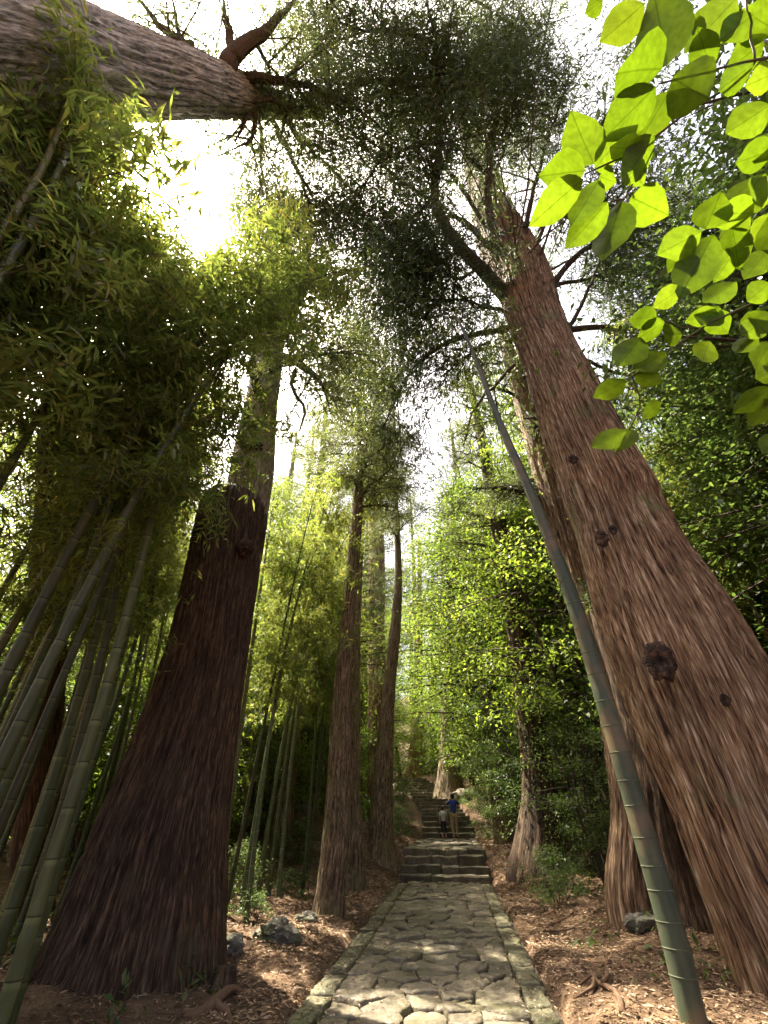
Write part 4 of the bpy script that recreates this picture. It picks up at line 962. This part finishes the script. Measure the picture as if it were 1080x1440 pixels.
# ------------------------------------------------------------------ forest floor: litter, roots, rocks, sticks
def scatter_litter(n, y0, y1, dmax, size, seed, name):
    r_ = np.random.default_rng(seed)
    y_ = y0 + (y1 - y0) * r_.uniform(0, 1, n) ** 1.35; side = r_.choice([-1, 1], n)
    d = side * (HALF - .02 + (dmax) * r_.uniform(0, 1, n) ** 1.25); x = path_x(y_) + d
    clump = fbm(x * 1.6, y_ * 1.6, 31, 3); k = r_.uniform(0, 1, n) < np.clip((clump - .26) * 4.5, .45, 1); x, y_ = x[k], y_[k]; n = len(x)
    z = terrain(x, y_) + r_.uniform(.003, .022, n); az = r_.uniform(0, 6.28, n)
    dd = np.stack([np.cos(az), np.sin(az), r_.normal(0, .16, n)], 1); L = r_.uniform(*size, n) * (1 + (y_ - y0) / 26)
    nn = np.array([0, 0, 1.0]) + r_.normal(size=(n, 3)) * .35
    lv = Leaves(); lv.add(np.stack([x, y_, z], 1), dd, nn, L, L * r_.uniform(.14, .34, n), np.clip(r_.normal(.5, .22, n), 0, 1))
    o = stuff(link(name, lv.mesh(name, M['litter'], fold=.1, droop=.06))); tag(o, 'reddish-brown dry leaf litter strewn along both path sides', 'leaf litter'); return o
scatter_litter(215000, 3.6, 27, 6.2, (.03, .085), 41, 'leaf_litter')
def scatter_on_path():
    r_ = np.random.default_rng(43); n = 2600
    y_ = r_.uniform(5, 16, n); t = r_.uniform(-1, 1, n); t = np.sign(t) * np.abs(t) ** .6 * HALF; x = path_x(y_) + t
    z = path_z(y_) + r_.uniform(.012, .03, n); az = r_.uniform(0, 6.28, n); L = r_.uniform(.025, .06, n)
    lv = Leaves(); lv.add(np.stack([x, y_, z], 1), np.stack([np.cos(az), np.sin(az), r_.normal(0, .1, n)], 1), np.array([0, 0, 1.0]) + r_.normal(size=(n, 3)) * .3, L, L * .25, np.clip(r_.normal(.6, .22, n), 0, 1))
    o = stuff(link('fallen_needles', lv.mesh('fallen_needles', M['litter']))); tag(o, 'dry needles and leaf crumbs scattered over the paving', 'leaf litter')
scatter_on_path()
def ground_plants():
    r_ = np.random.default_rng(47); lv = Leaves()
    for k in range(900):
        y_ = r_.uniform(6, 60); s_ = r_.choice([-1, 1]); x = path_x(y_) + s_ * r_.uniform(2.2 if y_ < 20 else 1.7, 12 + y_ * .3); z = tz(x, y_); n = 26
        p = np.array([x, y_, z]) + r_.normal(size=(n, 3)) * np.array([.16, .16, .0]) ; p[:, 2] += np.abs(r_.normal(0, .16, n))
        L = r_.uniform(.07, .16, n); lv.add(p, r_.normal(size=(n, 3)) + np.array([0, 0, .2]), np.array([0, 0, 1.]) + r_.normal(size=(n, 3)) * .4, L, L * .35, np.clip(r_.normal(.4, .2, n), 0, 1))
    o = stuff(link('ground_plants', lv.mesh('ground_plants', M['eleaf']))); tag(o, 'low green plants covering the forest floor away from the path', 'ground plants')
ground_plants()
def root_thing(pts, r, label, forks=(), mat='root', name='exposed_root', cat='root'):
    P = [np.array([x, y_, tz(x, y_) + h]) for x, y_, h in pts]; base = (P[0][0], P[0][1], tz(P[0][0], P[0][1]))
    t = thing(name, label, cat, base)
    limb(t, base, P, r, r * .35, .04, mat, None, 'stem', seed=int(r * 1000) + len(pts), seg=10)
    for f in forks:
        limb(t, base, [np.array([x, y_, tz(x, y_) + h]) for x, y_, h in f], r * .7, r * .2, .03, mat, None, 'fork', seed=len(f) + abs(int(f[0][0] * 100)), seg=8)
    return t
def gp(px, py, guess=8.0):                       # ground point seen at a pixel
    D = guess
    for _ in range(40):
        p = at_dist(px, py, D); g_ = tz(p[0], p[1]); r = ray(px, py); sl_ = r[2] / r[1]
        D = D * .6 + .4 * float(np.clip((g_ - EYE) / sl_ if sl_ < -0.01 else D, 2, 60))
    p = at_dist(px, py, D); return float(p[0]), float(p[1])
def rp(px, py, h): a = gp(px, py); return (a[0], a[1], h)
root_thing([rp(876, 1425, -.01), rp(862, 1400, .05), rp(842, 1388, .06), rp(828, 1380, .05), rp(814, 1386, .0)], .035, 'forked bare root snaking over sunlit litter beside the path', [[rp(850, 1392, .06), rp(856, 1376, .07), rp(846, 1362, .02)], [rp(838, 1386, .05), rp(820, 1400, .03), rp(806, 1404, .0)]])
root_thing([(3.35, 14.7, -.03), (3.5, 14.95, .1), (3.7, 15.2, .3), (3.85, 15.35, .6)], .07, 'curved buttress root of the stout dark cedar')
root_thing([(.33, 16.4, -.05), (.25, 16.5, .12), (.12, 16.65, .35), (.02, 16.75, .65)], .09, 'mossy root of the yellowish-brown cedar reaching the steps', mat='cedar_mid')
root_thing([rp(262, 1425, -.05), rp(300, 1418, .05), rp(330, 1398, .06), rp(350, 1394, -.03)], .07, 'low brown root at the foot of the dark giant cedar', [[rp(300, 1418, .05), rp(318, 1430, .03), rp(322, 1445, -.03)]])
root_thing([(2.95, 32.6, -.05), (3.15, 33.1, .12), (3.45, 33.6, .3), (3.7, 33.9, .7)], .13, 'pale root of the mossy old cedar beside the upper steps', mat='cedar_mid')

def hollow_stump():
    x, y_ = gp(314, 1386, 7); z = tz(x, y_); t = thing('hollow_stump', 'small charred hollow stump at the foot of the dark giant cedar', 'stump', (x, y_, z))
    C = np.array([[0, 0, -.1], [0, -.01, .04], [.01, -.02, .13], [.01, -.02, .16], [.01, -.02, .155], [.01, -.02, .05]]); R = np.array([.13, .11, .10, .09, .065, .05])
    V, q, tr, uv = tube(C, R, 20, False, bark_disp(9, .035, 10, 4, flare=.9, hflare=.1, r0=.1)); link('shell', mesh_np('shell', V, q, None, M['cedar_dark'], uv), t)
    V, q, tr, uv = tube(np.array([[0, 0, .02], [.01, -.01, .08]]), np.array([.07, .06]), 16); link('hollow', mesh_np('hollow', V, q, tr, M['cut_hole'], uv), t)
hollow_stump()
def rock(px, py, size, label, seed, mat='rock', guess=9):
    x, y_ = gp(px, py, guess); z = tz(x, y_); bm = bmesh.new(); bmesh.ops.create_icosphere(bm, subdivisions=4, radius=1)
    for v in bm.verts:
        k = v.co.copy(); f = mnoise.fractal(k * 1.1 + Vector((seed * 7.3, 0, 0)), 1, 2, 5); f2 = mnoise.cell(k * 1.6 + Vector((seed, 0, 0)))
        v.co = Vector((k.x * size[0], k.y * size[1], k.z * size[2])) * (1 + .45 * f + .08 * f2)
    me = bpy.data.meshes.new('rock'); bm.to_mesh(me); bm.free(); me.materials.append(M[mat])
    return tag(link('rock', me, None, (x, y_, z + size[2] * .35)), label, 'rock')
rock(388, 1322, (.30, .22, .17), 'mossy boulder in litter near the slim cedar foot', 1)
rock(325, 1338, (.14, .12, .13), 'small green mossy stone beside the dark giant cedar', 2)
rock(430, 1296, (.20, .14, .09), 'flat mossy stone between the boulder and the slim cedar', 3)

rock(398, 1188, (.35, .3, .2), 'sunlit tan rock on the bank among the slender bamboo', 5, guess=16)
rock(420, 1172, (.5, .35, .22), 'large rough rock on the bank above the slim shaded cedar', 6, guess=18)
rock(905, 1300, (.28, .2, .16), 'dark rounded stone in the shade behind the thick bamboo', 7)
rock(1000, 1270, (.3, .25, .22), 'shadowed rock at the foot of the squeezed dark cedar', 8)
rock(668, 1172, (.3, .2, .09), 'flat sunlit stone at the end of the lowest upper step', 9, mat='step', guess=25)
def boulder(x, y_, size, label, seed, mat):
    bm = bmesh.new(); bmesh.ops.create_icosphere(bm, subdivisions=4, radius=1)
    for v in bm.verts:
        k = v.co.copy(); f = mnoise.fractal(k * .9 + Vector((seed * 7.3, 0, 0)), 1, 2, 5)
        v.co = Vector((k.x * size[0], k.y * size[1], k.z * size[2])) * (1 + .3 * f)
    me = bpy.data.meshes.new('rock'); bm.to_mesh(me); bm.free(); me.materials.append(M[mat])
    tag(link('rock', me, None, (x, y_, tz(x, y_) + size[2] * .3)), label, 'rock')
boulder(4.75, 32.2, (.62, .45, .42), 'tan boulder beside the roots of the mossy old cedar', 4, 'step')
st = random.Random(8)
for k in range(46):
    s_ = st.choice([-1, 1]); y_ = st.uniform(6.2, 15.5); x = float(path_x(y_)) + s_ * st.uniform(1.6, 5.2); az = st.uniform(0, 6.28); ln = st.uniform(.25, .9)
    pts = [np.array([x + math.cos(az + w) * ln * u, y_ + math.sin(az + w) * ln * u, 0]) for u, w in ((0, 0), (.5, st.uniform(-.2, .2)), (1, st.uniform(-.2, .2)))]
    C = spline(np.array([[p[0], p[1], tz(p[0], p[1]) + .022] for p in pts]), 8); b = C[0].copy()
    V, q, tr, uv = tube(C - b, np.linspace(st.uniform(.008, .016), .004, 8), 6)
    tag(link('fallen_stick', mesh_np('fallen_stick', V, q, tr, M['root'], uv), None, b), 'thin dry stick fallen on the leaf litter', 'stick', 'fallen sticks on the litter')

# ------------------------------------------------------------------ broad leaves hanging close overhead
def vein_leaf_material():
    m = M['bigleaf']; nt = m.node_tree
    rampn = [n for n in nt.nodes if n.type == 'VALTORGB'][0]; tc = N(nt, 'ShaderNodeUVMap'); sx = N(nt, 'ShaderNodeSeparateXYZ'); nt.links.new(tc.outputs[0], sx.inputs[0])
    ab = N(nt, 'ShaderNodeMath', operation='ABSOLUTE'); nt.links.new(sx.outputs[0], ab.inputs[0])
    mid = N(nt, 'ShaderNodeMapRange'); mid.inputs[1].default_value = .012; mid.inputs[2].default_value = .05; nt.links.new(ab.outputs[0], mid.inputs[0])
    w = N(nt, 'ShaderNodeMath', operation='MULTIPLY_ADD'); nt.links.new(ab.outputs[0], w.inputs[0]); w.inputs[1].default_value = -.55; nt.links.new(sx.outputs[1], w.inputs[2])
    fr = N(nt, 'ShaderNodeMath', operation='MULTIPLY'); nt.links.new(w.outputs[0], fr.inputs[0]); fr.inputs[1].default_value = 7.5
    pp = N(nt, 'ShaderNodeMath', operation='PINGPONG'); nt.links.new(fr.outputs[0], pp.inputs[0]); pp.inputs[1].default_value = .5
    sv = N(nt, 'ShaderNodeMapRange'); sv.inputs[1].default_value = .01; sv.inputs[2].default_value = .06; nt.links.new(pp.outputs[0], sv.inputs[0])
    mn = N(nt, 'ShaderNodeMath', operation='MINIMUM'); nt.links.new(mid.outputs[0], mn.inputs[0])
    s3 = N(nt, 'ShaderNodeMapRange'); s3.inputs[3].default_value = .55; s3.inputs[4].default_value = 1; nt.links.new(sv.outputs[0], s3.inputs[0]); nt.links.new(s3.outputs[0], mn.inputs[1])
    no = N(nt, 'ShaderNodeTexNoise'); no.inputs['Scale'].default_value = 60; tcc = N(nt, 'ShaderNodeTexCoord'); nt.links.new(tcc.outputs['Object'], no.inputs['Vector'])
    blot = ramp(nt, no.outputs['Fac'], [(.35, (.85, .85, .8)), (.65, (1.1, 1.1, 1.1))])
    cr = ramp(nt, mn.outputs[0], [(0, (.62, .66, .5)), (1, (1, 1, 1))])
    m1 = N(nt, 'ShaderNodeMix', data_type='RGBA', blend_type='MULTIPLY'); m1.inputs[0].default_value = 1; m2 = N(nt, 'ShaderNodeMix', data_type='RGBA', blend_type='MULTIPLY'); m2.inputs[0].default_value = 1
    users = [l.to_socket for l in rampn.outputs[0].links]
    nt.links.new(rampn.outputs[0], m1.inputs[6]); nt.links.new(cr, m1.inputs[7]); nt.links.new(m1.outputs[2], m2.inputs[6]); nt.links.new(blot, m2.inputs[7])
    for u in users: nt.links.new(m2.outputs[2], u)
vein_leaf_material()
BIG = [((938, 92), (922, -6), 62), ((907, 4), (841, 64), 40), ((1037, -4), (957, 82), 46), ((931, 97), (861, 98), 58), ((922, 122), (841, 203), 48), ((941, 128), (894, 209), 38), ((945, 110), (1000, 141), 55), ((1060, 90), (1002, 133), 30),
       ((835, 230), (802, 162), 45), ((823, 240), (757, 247), 40), ((820, 252), (736, 321), 38), ((842, 253), (802, 323), 32), ((843, 248), (864, 257), 26), ((855, 283), (791, 358), 33), ((873, 282), (848, 373), 42), ((887, 277), (940, 303), 44),
       ((836, 238), (882, 180), 30), ((920, 190), (868, 266), 35), ((1083, 147), (1017, 192), 40), ((1085, 185), (1058, 238), 36), ((992, 322), (1014, 272), 40), ((987, 325), (920, 361), 36), ((1018, 310), (1076, 245), 42), ((1003, 330), (953, 424), 46),
       ((848, 0), (822, 20), 20), ((1090, 42), (1042, 14), 42), ((924, 446), (882, 448), 24), ((935, 452), (892, 479), 22), ((901, 474), (868, 518), 36), ((936, 495), (888, 526), 28), ((893, 527), (933, 538), 20), ((998, 480), (984, 514), 28),
       ((880, 535), (832, 562), 24), ((930, 565), (899, 590), 16), ((880, 605), (828, 633), 24), ((892, 604), (866, 634), 22), ((1085, 545), (1029, 582), 26), ((1084, 560), (1054, 601), 26), ((960, 405), (916, 433), 24), ((1036, 395), (984, 431), 26),
       ((1082, 350), (1044, 396), 30), ((1010, 430), (984, 463), 32), ((1082, 398), (1048, 426), 28), ((1082, 450), (1034, 476), 28), ((1052, 300), (1012, 350), 26), ((1040, 345), (1000, 400), 24), ((1090, 520), (1056, 535), 22), ((1086, 250), (1050, 292), 34),
       ((1092, 300), (1060, 345), 30), ((1010, 440), (962, 452), 22), ((1062, 470), (1032, 500), 22), ((1095, 610), (1070, 640), 24), ((985, 60), (960, 20), 24), ((1096, 100), (1046, 122), 30), ((1000, 440), (1022, 470), 26), ((1075, 60), (1020, 100), 36), ((1000, 95), (978, 40), 30), ((1090, 210), (1030, 230), 34), ((1060, 300), (1000, 300), 34), ((1090, 360), (1085, 300), 34), ((1030, 320), (1040, 380), 32), ((975, 330), (938, 385), 26), ((1050, 440), (1078, 470), 28), ((960, 470), (925, 470), 24), ((1085, 480), (1060, 520), 26), ((900, 212), (855, 205), 26), ((880, 225), (905, 262), 26), ((1060, 20), (1010, 60), 34)]
def leaf_branch():
    rr = np.random.default_rng(61); bx, by_ = 1.75, .25; base = (bx, by_, tz(bx, by_))
    t = thing('broadleaf_sapling', 'sapling with large translucent yellow-green leaves arching overhead beside the path', 'sapling', base)
    top = np.array([1.72, .15, 3.55])
    limb(t, base, [np.array([bx, by_, base[2] - .2]), np.array([1.85, .3, 1.4]), np.array([1.9, .3, 2.5]), top], .022, .01, .03, 'twig', None, 'stem', seed=900, seg=10)
    TW = []
    def twig(pl, r0, dpt, seed, root=None):
        P = [at_depth(a, b, dpt) for a, b in pl]
        if root is not None: P = [np.array(root)] + P
        TW.append((limb(t, base, P, r0, .0022, .01, 'twig', None, 'twig', seed=seed, seg=7)))
    twig([(1100, 78), (1050, 88), (990, 94), (946, 104), (926, 118)], .006, 1.12, 910, top)
    twig([(1062, 88), (1049, -10)], .003, 1.12, 911); twig([(1060, 90), (1010, 140), (960, 170), (905, 208), (870, 226), (822, 245)], .0035, 1.13, 912)
    twig([(920, 195), (895, 240), (874, 284), (858, 284)], .0028, 1.13, 913); twig([(1110, 285), (1040, 310), (988, 326)], .005, 1.2, 914, (1.85, .35, 2.9))
    twig([(1110, 405), (1040, 445), (985, 462), (930, 492), (888, 530)], .005, 1.25, 915, (1.85, .4, 2.7)); twig([(985, 462), (940, 452), (924, 446)], .0025, 1.25, 916)
    twig([(1110, 540), (1085, 548)], .004, 1.25, 917, (1.85, .5, 2.4)); twig([(888, 530), (900, 570), (885, 605)], .0022, 1.25, 918); twig([(874, 250), (888, 278)], .002, 1.13, 919); twig([(1110, 170), (1086, 165)], .004, 1.15, 920, (1.85, .3, 3.2))
    for k, (b, e, w) in enumerate(BIG):
        dp = 1.12 if b[1] < 290 and b[0] < 1075 else (1.2 if b[1] < 420 else 1.25)
        dp += rr.uniform(-.015, .03)
        B_ = at_depth(b[0], b[1], dp); E = at_depth(e[0], e[1], dp + rr.uniform(-.05, .05)); ax = E - B_; ln = np.linalg.norm(ax); ax /= ln
        view = norm(B_ - np.array([0, 0, EYE])); tilt = rr.uniform(-.45, .45); sd = np.cross(ax, view); sd /= np.linalg.norm(sd)
        nn = np.cross(sd, ax); sd = sd * math.cos(tilt) + nn * math.sin(tilt); nn = np.cross(sd, ax)
        if nn[2] < 0: nn = -nn
        hw = w * 1.22 / F * dp / 2 / max(.75, math.cos(tilt)); Vs = []; uv = []; nu, nv = 6, 13; bend = rr.uniform(.03, .12); cup = rr.uniform(.08, .28)
        for a in range(nv):
            tt = a / (nv - 1); prof = (math.sin(math.pi * tt ** .82) ** .75) * (1 - .35 * max(0, tt - .7) / .3) if 0 < tt < 1 else 0
            for c in range(nu + 1):
                s_ = (c / nu * 2 - 1); ed = 1 + .03 * math.sin(a * 2.3 + k)
                Vs.append(B_ + ax * ln * tt + sd * hw * prof * s_ * ed + nn * (cup * hw * abs(s_) * prof - bend * ln * tt * tt + .04 * hw * math.sin(tt * 11 + k) * abs(s_))); uv.append((s_ * prof, tt))
        Vs = np.array(Vs) - B_; q = np.array([(a * (nu + 1) + c, a * (nu + 1) + c + 1, (a + 1) * (nu + 1) + c + 1, (a + 1) * (nu + 1) + c) for a in range(nv - 1) for c in range(nu)])
        me = mesh_np('leaf', Vs, q, None, M['bigleaf'], np.array(uv), np.full(len(Vs), float(np.clip(rr.normal(.5, .18), 0, 1))))
        lb = B_ - np.array(base); tw = min(TW, key=lambda o: np.min(np.linalg.norm(o[1] - lb, axis=1)))[0]
        link('leaf', me, tw, tuple(lb))
leaf_branch()

# ------------------------------------------------------------------ the two walkers
def skin_mesh(name, verts, edges, radii, mat, parent, root=0, sub=2):
    me = bpy.data.meshes.new(name); me.from_pydata(verts, edges, []); me.materials.append(mat)
    o = link(name, me, parent); sm = o.modifiers.new('skin', 'SKIN')
    if not me.skin_vertices: bpy.context.view_layer.update()
    sv = me.skin_vertices[0].data
    for k, r in enumerate(radii):
        sv[k].radius = r if hasattr(r, '__len__') else (r, r); sv[k].use_root = (k == root)
    sm.use_smooth_shade = True; ss = o.modifiers.new('subdivision', 'SUBSURF'); ss.levels = sub; ss.render_levels = sub
    return o
def chain(defs):
    names = list(defs.keys()); idx = {n: k for k, n in enumerate(names)}
    return [defs[n][0] for n in names], [(idx[n], idx[defs[n][2]]) for n in names if defs[n][2]], [defs[n][1] for n in names]
def person(px, py, D, hgt, label, pose, mats, rz):
    p = at_dist(px, py, D); z0 = float(np.interp(D, [17.5, 25.6], [1.175, 1.36])) + .015
    t = thing('person', label, 'person', (p[0], D, z0)); t.scale = (hgt / 1.7,) * 3; t.rotation_euler = (0, 0, rz)
    d = {'pelvis': ((0, 0, .93), (.13, .10), None), 'waist': ((0, 0, 1.08), (.125, .09), 'pelvis'), 'chest': ((0, .0, 1.28), (.15, .105), 'waist'), 'neckb': ((0, .0, 1.43), (.07, .06), 'chest'),
         'neck': ((0, .02, 1.49), .05, 'neckb'), 'head': ((0, .035, 1.58), (.075, .088), 'neck'), 'crown': ((0, .03, 1.665), (.062, .075), 'head'), 'nose': ((0, .14, 1.57), .014, 'head')}
    for s_, n in ((-1, 'l'), (1, 'r')):
        sh_, el, ha = pose[n]
        d['sh' + n] = ((s_ * .17, 0, 1.395), .058, 'neckb'); d['el' + n] = (el, .043, 'sh' + n); d['wr' + n] = (ha, .027, 'el' + n)
        dv = Vector(ha) - Vector(el); dv.normalize(); hv = Vector(ha) + dv * .07; d['hand' + n] = (tuple(hv), (.036, .018), 'wr' + n)
        sd = Vector((1, 0, 0)) if abs(dv.x) < .8 else Vector((0, 1, 0))
        for f in range(4):
            off = sd * ((f - 1.5) * .021); d[f'f{n}{f}'] = (tuple(hv + off + dv * .035), .0095, 'hand' + n); d[f'g{n}{f}'] = (tuple(hv + off + dv * (.08 - .008 * abs(f - 1.5)) + Vector((0, 0, -.012))), .008, f'f{n}{f}')
        d['th' + n] = (tuple(Vector(ha) + dv * .03 + sd * -s_ * .05), .010, 'hand' + n)
        kn, an, to = pose['leg' + n]
        d['hip' + n] = ((s_ * .095, 0, .87), (.095, .095), 'pelvis'); d['kn' + n] = (kn, .058, 'hip' + n); d['an' + n] = (an, .04, 'kn' + n); d['toe' + n] = (to, (.042, .025), 'an' + n)
    v, e, r = chain(d); skin_mesh('body', v, e, r, M['skin'], t)
    g = {k: d[k] for k in ('pelvis', 'waist', 'chest', 'neckb')}; g = {'pelvis': ((0, 0, .86), (.155, .125), None), 'waist': ((0, 0, 1.07), (.15, .115), 'pelvis'), 'chest': ((0, 0, 1.28), (.175, .13), 'waist'), 'neckb': ((0, 0, 1.425), (.085, .075), 'chest')}
    for s_, n in ((-1, 'l'), (1, 'r')):
        g['sh' + n] = ((s_ * .175, 0, 1.39), .075, 'neckb'); a, b = Vector(g['sh' + n][0]), Vector(pose[n][1]); g['sl' + n] = (tuple(a.lerp(b, .8)), .062, 'sh' + n)
    v, e, r = chain(g); skin_mesh('shirt', v, e, r, M[mats[0]], t)
    g = {'pelvis': ((0, 0, .94), (.14, .11), None)}
    for s_, n in ((-1, 'l'), (1, 'r')):
        kn, an, to = pose['leg' + n]; g['hip' + n] = ((s_ * .095, 0, .86), .108, 'pelvis'); g['kn' + n] = (kn, .076, 'hip' + n); a = Vector(kn).lerp(Vector(an), mats[3]); g['an' + n] = (tuple(a), .062, 'kn' + n)
    v, e, r = chain(g); skin_mesh('trousers', v, e, r, M[mats[1]], t)
    for s_, n in ((-1, 'l'), (1, 'r')):
        kn, an, to = pose['leg' + n]
        skin_mesh('shoe', [(an[0], an[1] - .05, .04), (an[0], an[1] + .05, .045), (to[0], to[1] + .03, .03)], [(0, 1), (1, 2)], [(.045, .038), (.05, .042), (.045, .028)], M['shoe'], t)
    bm = bmesh.new(); bmesh.ops.create_icosphere(bm, subdivisions=3, radius=1)
    for vv in bm.verts:
        k = vv.co.copy(); f = 1 + .07 * mnoise.noise(k * 5)
        if k.y > .35 and k.z < .35: f *= .72
        vv.co = Vector((k.x * .098, k.y * .112 + .022, k.z * .125 + 1.605)) * 1.0; vv.co = Vector((vv.co.x * f, (vv.co.y - .022) * f + .022, (vv.co.z - 1.605) * f + 1.605))
    me = bpy.data.meshes.new('hair'); bm.to_mesh(me); bm.free(); me.materials.append(M['hair']); link('hair', me, t)
    return t
person(641, 1182, 24.8, 1.72, 'adult in blue shirt and khaki trousers with hands raised to face', {
    'l': (None, (-.31, .10, 1.24), (-.12, .24, 1.50)), 'r': (None, (.27, .17, 1.25), (.09, .26, 1.50)),
    'legl': ((-.09, .05, .49), (-.07, .02, .09), (-.08, .14, .035)), 'legr': ((.10, .02, .48), (.09, -.06, .09), (.10, .07, .035))}, ('shirt_blue', 'khaki', None, .93), .08)
person(625.5, 1183, 24.4, 1.22, 'child in pale top and dark shorts standing beside the adult', {
    'l': (None, (-.24, .02, 1.15), (-.23, .10, .95)), 'r': (None, (.24, .02, 1.15), (.22, .10, .95)),
    'legl': ((-.10, .02, .48), (-.11, -.02, .09), (-.11, .10, .035)), 'legr': ((.10, .03, .48), (.11, .0, .09), (.11, .12, .035))}, ('white_cloth', 'navy', None, .45), 0)
